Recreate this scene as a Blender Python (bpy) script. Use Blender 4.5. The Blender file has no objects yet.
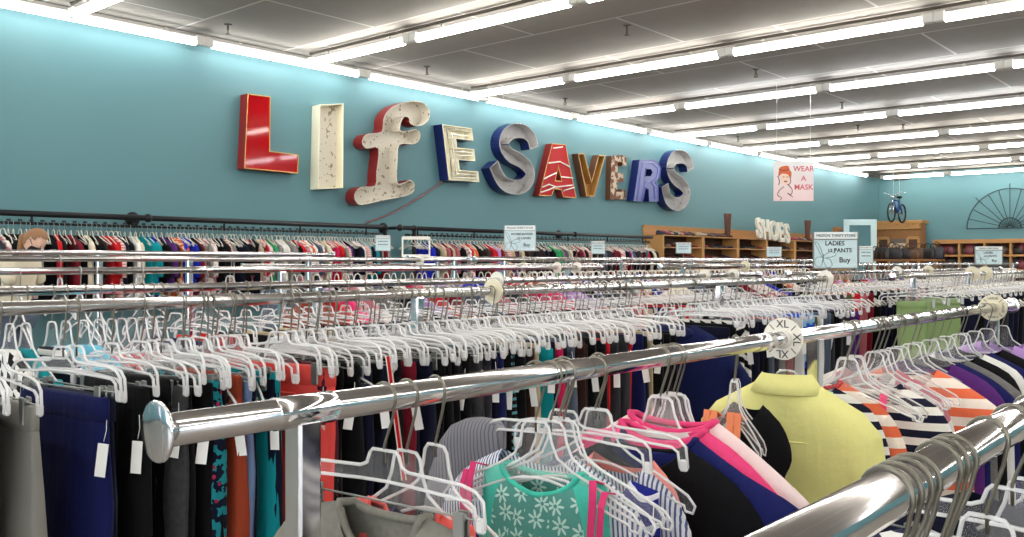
import bpy, bmesh, math, random
from mathutils import Vector, Matrix, noise
from mathutils.geometry import delaunay_2d_cdt
PI = math.pi
rnd = random.Random(7)
C = bpy.context.scene.collection
D = bpy.data
# ------------------------------------------------------------------ place
EYE = 1.42                     # height of the photographer's lens
WALL = 10.3                    # the teal side wall is the plane Y = WALL
BACK = 30.0                    # the teal end wall is the plane X = BACK
CEIL = EYE + 2.82
F = 910.0
TH = math.radians(40.9)
CO, SI = math.cos(TH), math.sin(TH)

def ratio(px):
    t = (px - 512) / F
    return (CO + SI * t) / (SI - CO * t)          # X / Y along that viewing column
def rod_x(px, Y): return ratio(px) * Y
def depth(X, Y): return CO * X + SI * Y
def on_y(px, py, Y):
    X = ratio(px) * Y
    return Vector((X, Y, EYE + (262 - py) * depth(X, Y) / F))
def on_x(px, py, X):
    Y = X / ratio(px)
    return Vector((X, Y, EYE + (262 - py) * depth(X, Y) / F))
def on_z(px, py, z):
    d = (z - EYE) * F / (262 - py)
    t = (px - 512) / F * d
    return Vector((CO * d + SI * t, SI * d - CO * t, z))

# ------------------------------------------------------------------ colours and materials
def S(r, g, b):
    f = lambda c: (c / 255 / 12.92) if c / 255 <= .04045 else ((c / 255 + .055) / 1.055) ** 2.4
    return (f(r), f(g), f(b), 1)

class NT:
    def __init__(s, name):
        s.m = D.materials.new(name); s.m.use_nodes = True
        s.t = s.m.node_tree; s.t.nodes.clear()
        s.out = s.t.nodes.new('ShaderNodeOutputMaterial')
        s._c = None
    def n(s, typ, **kw):
        nd = s.t.nodes.new('ShaderNode' + typ)
        for k, v in kw.items():
            if k in nd.inputs: s.put(nd.inputs[k], v)
            else: setattr(nd, k, v)
        return nd
    def put(s, sock, v):
        if isinstance(v, bpy.types.NodeSocket): s.t.links.new(v, sock)
        else: sock.default_value = v
    def math(s, op, a, b=0.0, c=0.0):
        nd = s.t.nodes.new('ShaderNodeMath'); nd.operation = op
        for i, v in enumerate((a, b, c)): s.put(nd.inputs[i], v)
        return nd.outputs[0]
    def obj(s):
        if s._c is None: s._c = s.n('TexCoord')
        return s._c.outputs['Object']
    def xyz(s, v=None):
        return s.n('SeparateXYZ', Vector=v or s.obj()).outputs
    def mix(s, f, a, b):
        nd = s.t.nodes.new('ShaderNodeMix'); nd.data_type = 'RGBA'
        s.put(nd.inputs[0], f); s.put(nd.inputs[6], a); s.put(nd.inputs[7], b)
        return nd.outputs[2]
    def noise(s, scale, detail=2, vec=None):
        nd = s.n('TexNoise', Vector=vec or s.obj()); nd.inputs['Scale'].default_value = scale; nd.inputs['Detail'].default_value = detail
        return nd.outputs['Fac']
    def bump(s, h, strength=.3, dist=.01):
        return s.n('Bump', Height=h, Strength=strength, Distance=dist).outputs[0]
    def done(s, color, rough=.6, metal=0., normal=None, spec=.5, **kw):
        p = s.n('BsdfPrincipled')
        s.put(p.inputs['Base Color'], color); s.put(p.inputs['Roughness'], rough); s.put(p.inputs['Metallic'], metal)
        p.inputs['Specular IOR Level'].default_value = spec
        for k, v in kw.items(): s.put(p.inputs[k], v)
        if normal is not None: s.put(p.inputs['Normal'], normal)
        s.t.links.new(p.outputs[0], s.out.inputs[0])
        return s.m

def plain(name, col, rough=.6, metal=0., bump=0., scale=40, spec=.5, vary=0.):
    t = NT(name)
    nz = t.noise(scale, 3) if bump or vary else None
    c = col
    if vary: c = t.mix(t.noise(scale * .35, 4), tuple(x * (1 - vary) for x in col[:3]) + (1,), tuple(min(1, x * (1 + vary)) for x in col[:3]) + (1,))
    return t.done(c, rough, metal, t.bump(nz, bump, .004) if bump else None, spec)

def clear_plastic(name, opacity, rough=.12, col=(.9, .9, .9, 1)):
    t = NT(name)
    p = t.n('BsdfPrincipled'); p.inputs['Base Color'].default_value = col; p.inputs['Roughness'].default_value = rough
    tr = t.n('BsdfTransparent'); mx = t.n('MixShader')
    mx.inputs[0].default_value = opacity
    t.t.links.new(tr.outputs[0], mx.inputs[1]); t.t.links.new(p.outputs[0], mx.inputs[2]); t.t.links.new(mx.outputs[0], t.out.inputs[0])
    return t.m

_fab = {}
def fabric(key, col, pat=None, col2=None, p=None, rough=.85, sheen=.03):
    """A cloth: plain weave, or a woven/printed pattern in the cloth's own coordinates (x across, z down)."""
    k = (key, pat)
    if k in _fab: return _fab[k]
    t = NT('cloth_' + key)
    x, y, z = t.xyz()
    c = col
    if pat == 'hstripe':                    # bands across the body
        fr = t.math('FRACT', t.math('DIVIDE', z, p[0]))
        c = t.mix(t.math('LESS_THAN', fr, p[1]), col, col2)
    elif pat == 'vstripe':
        fr = t.math('FRACT', t.math('DIVIDE', t.math('ADD', x, t.math('MULTIPLY', z, .12)), p[0]))
        c = t.mix(t.math('LESS_THAN', fr, p[1]), col, col2)
    elif pat == 'wave':
        zz = t.math('ADD', z, t.math('MULTIPLY', t.math('SINE', t.math('MULTIPLY', x, 60)), .012))
        c = t.mix(t.math('LESS_THAN', t.math('FRACT', t.math('DIVIDE', zz, p[0])), p[1]), col, col2)
    elif pat == 'print':                    # blotchy multi-colour print
        n1 = t.noise(p[0], 2)
        v = t.n('TexVoronoi', Vector=t.obj()); v.inputs['Scale'].default_value = p[0]
        c = t.mix(t.math('GREATER_THAN', n1, .52), col, col2)
        c = t.mix(t.math('LESS_THAN', v.outputs['Distance'], .22), c, p[1])
    elif pat == 'leopard':
        v = t.n('TexVoronoi', Vector=t.obj()); v.inputs['Scale'].default_value = p[0]
        r = v.outputs['Distance']
        ring = t.math('MULTIPLY', t.math('LESS_THAN', r, .42), t.math('GREATER_THAN', r, .14))
        c = t.mix(ring, col, col2)
    elif pat == 'dots':
        v = t.n('TexVoronoi', Vector=t.obj()); v.inputs['Scale'].default_value = p[0]; v.inputs['Randomness'].default_value = .4
        c = t.mix(t.math('LESS_THAN', v.outputs['Distance'], p[1]), col, col2)
    elif pat == 'check':
        a = t.math('FRACT', t.math('DIVIDE', t.math('ADD', t.math('ADD', x, y), 5), p[0]))
        b = t.math('FRACT', t.math('DIVIDE', t.math('ADD', z, t.math('MULTIPLY', a, .02)), p[0]))
        m = t.math('MODULO', t.math('ADD', t.math('LESS_THAN', a, .5), t.math('LESS_THAN', b, .4)), 2)
        c = t.mix(m, col, col2)
    elif pat == 'zebra':
        n1 = t.noise(7, 1)
        w = t.math('FRACT', t.math('ADD', t.math('MULTIPLY', z, 22), t.math('MULTIPLY', n1, 5)))
        c = t.mix(t.math('LESS_THAN', w, .5), col, col2)
    elif pat == 'floral':                   # six-petalled flowers on an oval front panel
        sc = p[0]
        cv = t.n('CombineXYZ', X=x, Y=0.0, Z=z).outputs[0]
        v = t.n('TexVoronoi', Vector=cv); v.inputs['Scale'].default_value = sc; v.inputs['Randomness'].default_value = .45
        sub = t.n('VectorMath', operation='SUBTRACT')
        t.t.links.new(cv, sub.inputs[0]); t.t.links.new(v.outputs['Position'], sub.inputs[1])
        dx, dy, dz = t.xyz(sub.outputs[0])
        ang = t.math('ARCTAN2', dz, dx)
        rad = t.math('POWER', t.math('ADD', t.math('MULTIPLY', dx, dx), t.math('MULTIPLY', dz, dz)), .5)
        lim = t.math('MULTIPLY', t.math('ADD', .62, t.math('MULTIPLY', t.math('COSINE', t.math('MULTIPLY', ang, 7)), .38)), p[1])
        fl = t.math('MULTIPLY', t.math('LESS_THAN', rad, lim), t.math('GREATER_THAN', rad, p[1] * .2))
        zone = t.math('LESS_THAN', t.math('ADD', t.math('POWER', t.math('DIVIDE', x, .105), 2.0), t.math('POWER', t.math('DIVIDE', t.math('ADD', z, .33), .19), 2.0)), 1.0)
        base = t.mix(zone, col, p[2])
        c = t.mix(t.math('MULTIPLY', fl, zone), base, col2)
    elif pat == 'heather':
        c = t.mix(t.noise(p[0], 4), col, col2)
    fv = t.n('Mapping', Vector=t.obj()); fv.inputs['Scale'].default_value = (1, 1, .1)
    weave = t.math('ADD', t.math('ADD', t.noise(14, 3), t.math('MULTIPLY', t.noise(34, 2, fv.outputs[0]), .9)), t.math('MULTIPLY', t.noise(320, 1), .12))
    m = t.done(c, rough, 0, t.bump(weave, .35, .012), .14, **{'Sheen Weight': sheen})
    _fab[k] = m
    return m

M = {}
def wood(name, c1, c2, along='Z'):
    t = NT(name)
    mp = t.n('Mapping', Vector=t.obj()); mp.inputs['Scale'].default_value = {'Z': (14, 14, 1.2), 'X': (1.2, 14, 14), 'Y': (14, 1.2, 14)}[along]
    n1 = t.noise(3, 5, mp.outputs[0])
    return t.done(t.mix(n1, c1, c2), .55, 0, t.bump(n1, .2, .004))

def build_materials():
    M['chrome'] = plain('polished_chrome', (.83, .82, .84, 1), .10, 1.0, vary=.05, scale=6)
    M['chrome_worn'] = plain('worn_chrome', (.66, .64, .63, 1), .2, 1.0, vary=.08, scale=6)
    M['steel'] = plain('hook_steel', (.42, .41, .39, 1), .32, 1.0)
    M['wire'] = plain('grey_wire', S(128, 124, 112), .35, .8)
    M['rim'] = clear_plastic('clear_plastic_rim', .52, .08, (.97, .97, .97, 1))
    M['web'] = clear_plastic('clear_plastic_web', .10)
    M['clip'] = plain('clip_metal', S(150, 152, 148), .3, .7)
    M['white'] = plain('white_plastic', S(236, 232, 220), .4)
    M['cream'] = plain('cream_plastic', S(226, 218, 190), .4)
    M['tag'] = plain('tag_card', S(245, 244, 240), .7)
    M['ink'] = plain('black_ink', S(40, 42, 44), .7)
    M['paper'] = plain('sign_paper', S(206, 228, 232), .5)
    M['paperw'] = plain('sign_header', S(232, 240, 240), .5)
    M['iron'] = plain('black_pipe', S(38, 38, 42), .4, .6)
    M['teal'] = None
    t = NT('teal_wall_paint')
    nz = t.noise(.6, 4)
    M['teal'] = t.done(t.mix(nz, S(96, 138, 145), S(101, 143, 149)), .55, 0, t.bump(t.noise(60, 3), .15, .003), .3)
    t = NT('ceiling_tiles')
    br = t.n('TexBrick', Vector=t.n('Mapping', Vector=t.obj(), Rotation=(0, 0, PI / 2)).outputs[0])
    br.offset = .5
    br.inputs['Scale'].default_value = 1.0
    br.inputs['Brick Width'].default_value = 2.44; br.inputs['Row Height'].default_value = 1.53
    br.inputs['Mortar Size'].default_value = .018; br.inputs['Mortar Smooth'].default_value = .2
    br.inputs['Color1'].default_value = S(152, 147, 140); br.inputs['Color2'].default_value = S(146, 141, 134); br.inputs['Mortar'].default_value = S(205, 202, 196)
    M['glass'] = clear_plastic('window_glass', .06, .02)
    M['ceil'] = t.done(t.mix(t.math('MULTIPLY', t.noise(5, 4), .22), br.outputs['Color'], S(104, 100, 94)), .8, 0, t.bump(t.noise(90, 2), .2, .003), .2)
    M['floor'] = plain('floor_tile', S(128, 121, 112), .35, vary=.15, scale=3)
    M['strip'] = plain('strip_light_metal', S(214, 212, 206), .4)
    M['track'] = plain('track_metal', S(74, 68, 60), .5, .3); M['stem'] = plain('stem_metal', S(170, 166, 158), .5)
    t = NT('lit_tube')
    e = t.n('Emission'); e.inputs['Color'].default_value = (1, .965, .91, 1); e.inputs['Strength'].default_value = TUBE
    t.t.links.new(e.outputs[0], t.out.inputs[0]); M['tube'] = t.m
    t = NT('lit_tube_cool')
    e = t.n('Emission'); e.inputs['Color'].default_value = (.93, .96, 1, 1); e.inputs['Strength'].default_value = TUBE
    t.t.links.new(e.outputs[0], t.out.inputs[0]); M['tubec'] = t.m
    t = NT('lit_tube_dim')
    e = t.n('Emission'); e.inputs['Color'].default_value = (.97, .97, .96, 1); e.inputs['Strength'].default_value = TUBE * .5
    t.t.links.new(e.outputs[0], t.out.inputs[0]); M['tubed'] = t.m
    M['pine'] = wood('pine_wood', S(176, 126, 70), S(204, 156, 96))
    M['pinex'] = wood('pine_board', S(170, 118, 62), S(196, 144, 84), 'X')
    M['oak'] = wood('oak_wood', S(128, 84, 42), S(168, 116, 62))
    M['dark_wood'] = wood('dark_wood', S(66, 40, 24), S(98, 60, 36))
    M['mirror'] = plain('mirror_glass', (.8, .85, .86, 1), .03, 1.0)
    M['rubber'] = plain('black_rubber', S(24, 24, 26), .6)
    M['blue_paint'] = plain('blue_bike_paint', S(30, 66, 140), .3)
TUBE = 15.5

# ------------------------------------------------------------------ mesh builder
class MB:
    def __init__(s): s.v = []; s.f = []; s.m = []; s.sm = []
    def add(s, vs, fs, mi=0, smooth=False):
        o = len(s.v); s.v += [tuple(v) for v in vs]
        for f in fs: s.f.append(tuple(i + o for i in f)); s.m.append(mi); s.sm.append(smooth)
    def box(s, c, d, mi=0, rot=None, bev=0.):
        hx, hy, hz = d[0] / 2, d[1] / 2, d[2] / 2
        if bev:
            b = min(bev, hx * .9, hy * .9, hz * .9); vs = []
            for sx in (-1, 1):
                for sy in (-1, 1):
                    for sz in (-1, 1):
                        vs += [(sx * hx, sy * (hy - b), sz * (hz - b)), (sx * (hx - b), sy * hy, sz * (hz - b)), (sx * (hx - b), sy * (hy - b), sz * hz)]
            id_ = lambda a, e, g, k: ((a > 0) * 4 + (e > 0) * 2 + (g > 0)) * 3 + k
            fs = []
            for q in (-1, 1):
                fs.append([id_(q, -1, -1, 0), id_(q, 1, -1, 0), id_(q, 1, 1, 0), id_(q, -1, 1, 0)])
                fs.append([id_(-1, q, -1, 1), id_(1, q, -1, 1), id_(1, q, 1, 1), id_(-1, q, 1, 1)])
                fs.append([id_(-1, -1, q, 2), id_(1, -1, q, 2), id_(1, 1, q, 2), id_(-1, 1, q, 2)])
                for r in (-1, 1):
                    fs.append([id_(q, r, -1, 0), id_(q, r, 1, 0), id_(q, r, 1, 1), id_(q, r, -1, 1)])
                    fs.append([id_(q, -1, r, 0), id_(q, 1, r, 0), id_(q, 1, r, 2), id_(q, -1, r, 2)])
                    fs.append([id_(-1, q, r, 1), id_(1, q, r, 1), id_(1, q, r, 2), id_(-1, q, r, 2)])
                    for u in (-1, 1): fs.append([id_(q, r, u, 0), id_(q, r, u, 1), id_(q, r, u, 2)])
        else:
            vs = [(x * hx, y * hy, z * hz) for x in (-1, 1) for y in (-1, 1) for z in (-1, 1)]
            fs = [(0, 1, 3, 2), (4, 6, 7, 5), (0, 4, 5, 1), (2, 3, 7, 6), (0, 2, 6, 4), (1, 5, 7, 3)]
        vs = [Vector(v) for v in vs]
        if rot is not None: vs = [rot @ v for v in vs]
        s.add([v + Vector(c) for v in vs], fs, mi)
    def tube(s, pts, r, n=8, mi=0, closed=False, caps=True):
        P = [Vector(p) for p in pts]; k = len(P)
        rr = r if isinstance(r, (list, tuple)) else [r] * k
        def tan(i):
            if closed: d = P[(i + 1) % k] - P[i - 1]
            elif i == 0: d = P[1] - P[0]
            elif i == k - 1: d = P[-1] - P[-2]
            else: d = (P[i + 1] - P[i]).normalized() + (P[i] - P[i - 1]).normalized()
            return d.normalized() if d.length > 1e-9 else Vector((0, 0, 1))
        t0 = tan(0); up = Vector((0, 0, 1)) if abs(t0.z) < .9 else Vector((1, 0, 0))
        nrm = (up - t0 * up.dot(t0)).normalized(); vs = []
        for i in range(k):
            t = tan(i); nrm = nrm - t * nrm.dot(t)
            nrm = nrm.normalized() if nrm.length > 1e-6 else t.orthogonal().normalized()
            b = t.cross(nrm)
            for j in range(n):
                a = 2 * PI * j / n; vs.append(P[i] + (nrm * math.cos(a) + b * math.sin(a)) * rr[i])
        fs = []
        for i in range(k if closed else k - 1):
            i2 = (i + 1) % k
            for j in range(n): fs.append((i * n + j, i * n + (j + 1) % n, i2 * n + (j + 1) % n, i2 * n + j))
        if caps and not closed: fs += [tuple(range(n))[::-1], tuple((k - 1) * n + j for j in range(n))]
        s.add(vs, fs, mi, True)
    def rings(s, rows, mi=0, smooth=True, cap0=True, cap1=True):
        n = len(rows[0]); fs = []
        for i in range(len(rows) - 1):
            for j in range(n): fs.append((i * n + j, i * n + (j + 1) % n, (i + 1) * n + (j + 1) % n, (i + 1) * n + j))
        if cap0: fs.append(tuple(range(n))[::-1])
        if cap1: fs.append(tuple((len(rows) - 1) * n + j for j in range(n)))
        s.add([v for r in rows for v in r], fs, mi, smooth)
    def lathe(s, prof, axis='Z', c=(0, 0, 0), n=20, mi=0):
        rows = []
        for r, h in prof:
            row = []
            for j in range(n):
                a = 2 * PI * j / n; u, w = r * math.cos(a), r * math.sin(a)
                v = {'Z': (u, w, h), 'X': (h, u, w), 'Y': (w, h, u)}[axis]
                row.append(Vector(v) + Vector(c))
            rows.append(row)
        s.rings(rows, mi)
    def ball(s, c, r, n=10, mi=0):
        rx, ry, rz = r if isinstance(r, (tuple, list)) else (r, r, r); rows = []
        for i in range(n + 1):
            a = -PI / 2 + PI * i / n; rr = max(.02, math.cos(a))
            rows.append([Vector((c[0] + rx * rr * math.cos(2 * PI * j / n), c[1] + ry * rr * math.sin(2 * PI * j / n), c[2] + rz * math.sin(a))) for j in range(n)])
        s.rings(rows, mi)
    def mesh(s, name):
        me = D.meshes.new(name); me.from_pydata(s.v, [], s.f)
        me.polygons.foreach_set('material_index', s.m); me.polygons.foreach_set('use_smooth', s.sm)
        me.update(); return me
    def build(s, name, mats, parent=None, loc=None, rz=0.):
        return link(name, s.mesh(name), mats, parent, loc, rz)

def link(name, me, mats=None, parent=None, loc=None, rz=0., objmat=False):
    o = D.objects.new(name, me); C.objects.link(o)
    if mats is not None:
        mats = mats if isinstance(mats, (list, tuple)) else [mats]
        if objmat:
            if not me.materials:
                for m in mats: me.materials.append(None)
            for i, m in enumerate(mats): o.material_slots[i].link = 'OBJECT'; o.material_slots[i].material = m
        elif not me.materials:
            for m in mats: me.materials.append(m)
    if parent is not None: o.parent = parent
    if loc is not None: o.location = loc
    o.rotation_euler.z = rz
    return o
def tag(o, label, cat, group=None, kind=None):
    o['label'] = label; o['category'] = cat
    if group: o['group'] = group
    if kind: o['kind'] = kind
    return o
def thing(name, label, cat, loc=(0, 0, 0), rz=0., group=None, kind=None):
    o = D.objects.new(name, None); C.objects.link(o); o.location = loc; o.rotation_euler.z = rz
    return tag(o, label, cat, group, kind)
def struct(o, label, cat):
    return tag(o, label, cat, None, 'structure')
def copy_tree(o, parent=None):
    c = o.copy(); C.objects.link(c)
    if parent is not None: c.parent = parent
    for ch in list(o.children): copy_tree(ch, c)
    return c
_units = 'zeroth first second third fourth fifth sixth seventh eighth ninth tenth eleventh twelfth thirteenth fourteenth fifteenth sixteenth seventeenth eighteenth nineteenth'.split()
_tens = {2: 'twent', 3: 'thirt', 4: 'fort', 5: 'fift', 6: 'sixt', 7: 'sevent', 8: 'eight', 9: 'ninet'}
def nth(i):
    if i < 20: return _units[i]
    if i >= 100: return 'hundred and ' + nth(i - 100) if i > 100 else 'hundredth'
    t, u = divmod(i, 10)
    return _tens[t] + 'ieth' if u == 0 else _tens[t] + 'y-' + _units[u]

def text_mesh(txt, size, extrude=.0008, align='CENTER', shear=0., bold=0.):
    cu = D.curves.new('lettering', 'FONT'); cu.body = txt; cu.size = size; cu.extrude = extrude; cu.align_x = align; cu.align_y = 'CENTER'
    cu.shear = shear; cu.offset = bold
    cu.resolution_u = 3
    o = D.objects.new('lettering', cu); C.objects.link(o)
    dg = bpy.context.evaluated_depsgraph_get(); dg.update()
    me = D.meshes.new_from_object(o.evaluated_get(dg))
    D.objects.remove(o); D.curves.remove(cu)
    me.materials.clear()
    return me
def stand_up(me, x=0, y=0, z=0, sx=1):
    """text lies in xy; stand it in the xz plane, reading from the +y side or -y side"""
    for v in me.vertices:
        a, b, c = v.co; v.co = (x + a * sx, y + c, z + b)
    if sx < 0: me.flip_normals()
    return me
def fill(outline, holes=()):
    """triangulated polygon with holes -> verts2d, tris"""
    vs = [Vector(p) for p in outline]; faces = [list(range(len(vs)))]
    edges = []
    hs = []
    for h in holes:
        o = len(vs); vs += [Vector(p) for p in h]; k = len(h)
        edges += [(o + i, o + (i + 1) % k) for i in range(k)]; hs.append(h)
    V, E, Fc, *_ = delaunay_2d_cdt(vs, edges, faces, 1, 1e-6)
    out = []
    for f in Fc:
        c = sum((V[i] for i in f), Vector((0, 0))) / len(f)
        if any(inside(c, h) for h in hs): continue
        out.append(tuple(f))
    return V, out
def inside(p, poly):
    x, y = p[0], p[1]; r = False; j = len(poly) - 1
    for i in range(len(poly)):
        xi, yi = poly[i][0], poly[i][1]; xj, yj = poly[j][0], poly[j][1]
        if (yi > y) != (yj > y) and x < (xj - xi) * (y - yi) / (yj - yi) + xi: r = not r
        j = i
    return r
def smooth_poly(pts, closed=True, n=4):
    P = [Vector(p) for p in pts]; k = len(P); out = []
    for i in range(k if closed else k - 1):
        p0, p1, p2, p3 = (P[(i - 1) % k] if closed or i > 0 else P[0]), P[i], P[(i + 1) % k], (P[(i + 2) % k] if closed or i + 2 < k else P[-1])
        for j in range(n):
            t = j / n
            out.append(.5 * ((2 * p1) + (p2 - p0) * t + (2 * p0 - 5 * p1 + 4 * p2 - p3) * t * t + (3 * p1 - p0 - 3 * p2 + p3) * t ** 3))
    if not closed: out.append(P[-1])
    return out
# ------------------------------------------------------------------ hangers (local x across, front is -y, z = 0 on the rod's axis)
def hook_mb(R, ztop, r=.0019, seg=5, arc=10, lean=1):
    mb = MB(); q = R + r + .0006
    pts = [(0, 0, ztop - .02), (0, 0, ztop + .006), (lean * .004, 0, ztop + .018), (lean * q * .75, 0, -q * 1.15)]
    for i in range(arc + 1):
        a = math.radians(-28 + 215 * i / arc); pts.append((lean * q * math.cos(a), 0, q * math.sin(a)))
    pts.append((-lean * q * 1.12, 0, -q * .75))
    mb.tube(pts, r, seg); return mb
def mirror_half(h):
    return h + [(-x, z) for x, z in reversed(h) if abs(x) > 1e-6]
TOP_HALF = [(0, -.088), (.02, -.089), (.028, -.098), (.034, -.125), (.046, -.152), (.075, -.172), (.15, -.207), (.198, -.232), (.213, -.25), (.208, -.264), (.193, -.262), (.19, -.252),
            (.176, -.248), (.15, -.238), (.1, -.217), (.062, -.203), (.03, -.195), (0, -.193)]
SLIM_HALF = [(0, -.08), (.024, -.08), (.03, -.086), (.036, -.102), (.05, -.108), (.15, -.112), (.176, -.118), (.19, -.131), (.194, -.168), (.178, -.17), (.174, -.142), (.162, -.134), (.05, -.128), (0, -.127)]
def plastic_mb(half, rim_r, seg, y=0., web=True, sc=1.):
    mb = MB(); o = [(x * sc, z) for x, z in mirror_half(half)]
    mb.tube([(x, y, z) for x, z in o], rim_r, seg, 0, True)
    if web:
        V, fs = fill(o); mb.add([(v[0], y, v[1]) for v in V], fs, 1)
    return mb
_hm = {}
def hanger_proto(kind, R, fine):
    k = (kind, round(R, 4), fine)
    if k in _hm: return _hm[k]
    seg = 6 if fine else 4; rim = .0029 if fine else .0038
    if kind == 'top':
        body = plastic_mb(TOP_HALF, rim, seg)
        hook = hook_mb(R, -.088, (.0024 if R > .015 else .0019) if fine else .0022, 6 if fine else 4, 12 if fine else 7)
        clip = bar = None
    else:
        body = plastic_mb(SLIM_HALF, rim, seg)
        for s in (-1, 1): body.box((s * .186, 0, -.165), (.016, .009, .022), 0, None, .003)
        hook = hook_mb(R, -.08, (.0024 if R > .015 else .0019) if fine else .0022, 6 if fine else 4, 12 if fine else 7)
        bar = MB(); bar.tube([(-.185, 0, -.158), (.185, 0, -.158)], .0018, 5)
        clip = MB(); clip.box((0, -.006, -.016), (.02, .004, .05), 0, None, .0015); clip.box((0, .006, -.016), (.02, .004, .05), 0, None, .0015); clip.tube([(-.009, 0, 0), (.009, 0, 0)], .006, 6)
    _hm[k] = (body.mesh('hanger'), hook.mesh('hook'), bar and bar.mesh('bar'), clip and clip.mesh('clip'), [None])
    return _hm[k]
def hang(kind, X, Y, z, R, label, group, fine=True, yaw=0., tilt=0., clips=True, name=None, clipx=.125):
    b, h, bar, clip, _ = hanger_proto(kind, R, fine)
    o = link('clothes_hanger', b, [M['rim'], M['web']])
    o.location = (X, Y, z); o.rotation_euler = (0, 0, -PI / 2 + yaw)
    tag(o, label, 'hanger', group)
    link('hook', h, M['wire' if fine else 'steel'], o)
    if bar is not None and clips:
        link('bar', bar, M['clip'], o)
        for s in (-1, 1): link('clip', clip, M['clip'], o, (s * clipx, 0, -.158))
    return o

# ------------------------------------------------------------------ cloth
def loft_rows(levels, n, seed, fold=.012, freq=5.):
    """levels: (z, half width, half thickness, centre x, groove) -> rings of a folded garment"""
    rows = []; zt = levels[0][0]
    for z, hw, ht, cx, gr in levels:
        row = []; dz = zt - z
        for j in range(n):
            a = 2 * PI * j / n; c, s_ = math.cos(a), math.sin(a)
            x = hw * math.copysign(abs(c) ** .75, c); y = ht * math.copysign(abs(s_) ** .6, s_)
            am = fold * min(1, dz * 4 + .12)
            w = noise.noise(Vector((x * freq * 4 + seed * 7.3, z * 1.1 + (3 if y > 0 else 0), seed))) * am + noise.noise(Vector((x * 30, z * 7, seed + 5))) * am * .3
            y += w + gr * math.exp(-((x - cx * .3) / .018) ** 2) * (-1 if y > 0 else 1)
            row.append(Vector((x + cx + noise.noise(Vector((z * 3, seed, a))) * .008, y, z)))
        rows.append(row)
    return rows
def trousers_mesh(seed, fine, hw=.155, L=.98, flare=0., top=-.165):
    r = random.Random(seed); n = 36 if fine else 16; k = 20 if fine else 7
    ph = r.random() * 6; lv = []
    for i in range(k + 1):
        f = i / k; z = top - L * f
        w = hw * (1 + .06 * math.sin(min(1, f * 5) * PI / 2) - .22 * f + flare * f * f)
        ht = (.010 if f < .03 else .013 + .012 * min(1, f * 3))
        gr = 0 if f < .2 else -.009
        lv.append((z, w, ht, .012 * math.sin(f * 3 + ph) * f, gr))
    mb = MB(); mb.rings(loft_rows(lv, n, seed, .022 if fine else .012), 0)
    return mb.mesh('trousers')
def waist_mesh(seed, fine, hw=.155, top=-.165, h=.038):
    n = 36 if fine else 16
    lv = [(top + .006, hw * .99, .0125, 0, 0), (top + .003, hw * 1.015, .015, 0, 0), (top - h * .5, hw * 1.022, .0165, 0, 0), (top - h, hw * 1.02, .0165, 0, 0), (top - h - .002, hw * 1.0, .012, 0, 0)]
    mb = MB(); mb.rings(loft_rows(lv, n, seed, .004), 0)
    return mb.mesh('waistband')
def top_mesh(seed, fine=False, hw=.2, L=.66, sleeve=.35, neck=-.15):
    """a top hanging from its shoulders, sleeves dropped at the sides (closed lofts)"""
    r = random.Random(seed); n = 22 if fine else 14
    lv = [(neck, .055, .016, 0, 0), (neck - .02, .075, .02, 0, 0), (neck - .05, .14, .022, 0, 0), (neck - .085, hw, .026, 0, 0), (neck - .16, hw * 1.03, .034, 0, 0), (neck - .3, hw * .97, .036, 0, 0), (neck - .3 - (L - .3) * .5, hw * .98, .036, .006, 0), (neck - L, hw * 1.06, .04, .01, 0)]
    mb = MB(); mb.rings(loft_rows(lv, n, seed, .02), 0)
    for s in (-1, 1):
        sl = [(neck - .07, .03, .02, s * hw * .9, 0), (neck - .12, .055, .03, s * hw * 1.04, 0), (neck - .12 - sleeve * .5, .052, .03, s * hw * 1.16, 0), (neck - .12 - sleeve, .046, .026, s * hw * 1.2, 0)]
        mb.rings(loft_rows(sl, 10, seed + s, .008), 0)
    return mb.mesh('top')

def sheet(mb, half, y_sign, t, step, seed, mi=0, open_pred=None, lean=0., wr=.008, rad=.09, asym=0.):
    """one panel (front or back) of a garment, domed away from its sides"""
    poly = mirror_half(half); out = [];
    k = len(poly)
    for i in range(k):
        a, b = Vector(poly[i]), Vector(poly[(i + 1) % k]); m = max(1, int((b - a).length / step))
        for j in range(m): out.append(a.lerp(b, j / m))
    xs = [p[0] for p in poly]; zs = [p[1] for p in poly]
    pts = list(out); x = min(xs)
    while x < max(xs):
        z = min(zs)
        while z < max(zs):
            p = (x + (.5 * step if int(round(z / step)) % 2 else 0), z)
            if inside(p, poly): pts.append(Vector(p))
            z += step
        x += step
    V, E, Fc, *_ = delaunay_2d_cdt(pts, [], [list(range(len(out)))], 1, 1e-6)
    segs = []
    for i in range(k):
        a, b = poly[i], poly[(i + 1) % k]; m = ((a[0] + b[0]) / 2, (a[1] + b[1]) / 2)
        if not open_pred(m, a, b): segs.append((Vector(a), Vector(b)))
    vs = []
    for v in V:
        dm = 1e9
        for a, b in segs:
            ab = b - a; u = max(0, min(1, (v - a).dot(ab) / max(ab.length_squared, 1e-9))); dd = (v - a - ab * u).length
            if dd < dm: dm = dd
        u = min(1, dm / rad); y = t * math.sqrt(max(0, 1 - (1 - u) ** 2))
        drop = max(0, -.2 - v[1])
        w = noise.noise(Vector((v[0] * 9, v[1] * 2.2, seed * 3.1))) * wr * (.5 + 2.2 * drop) + noise.noise(Vector((v[0] * 26, v[1] * 14, seed))) * wr * .25
        w *= u ** .5
        vs.append((v[0] + lean * drop + asym * v[0] * drop, y_sign * y + w, v[1]))
    mb.add(vs, [tuple(f) for f in Fc], mi, True)
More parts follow.
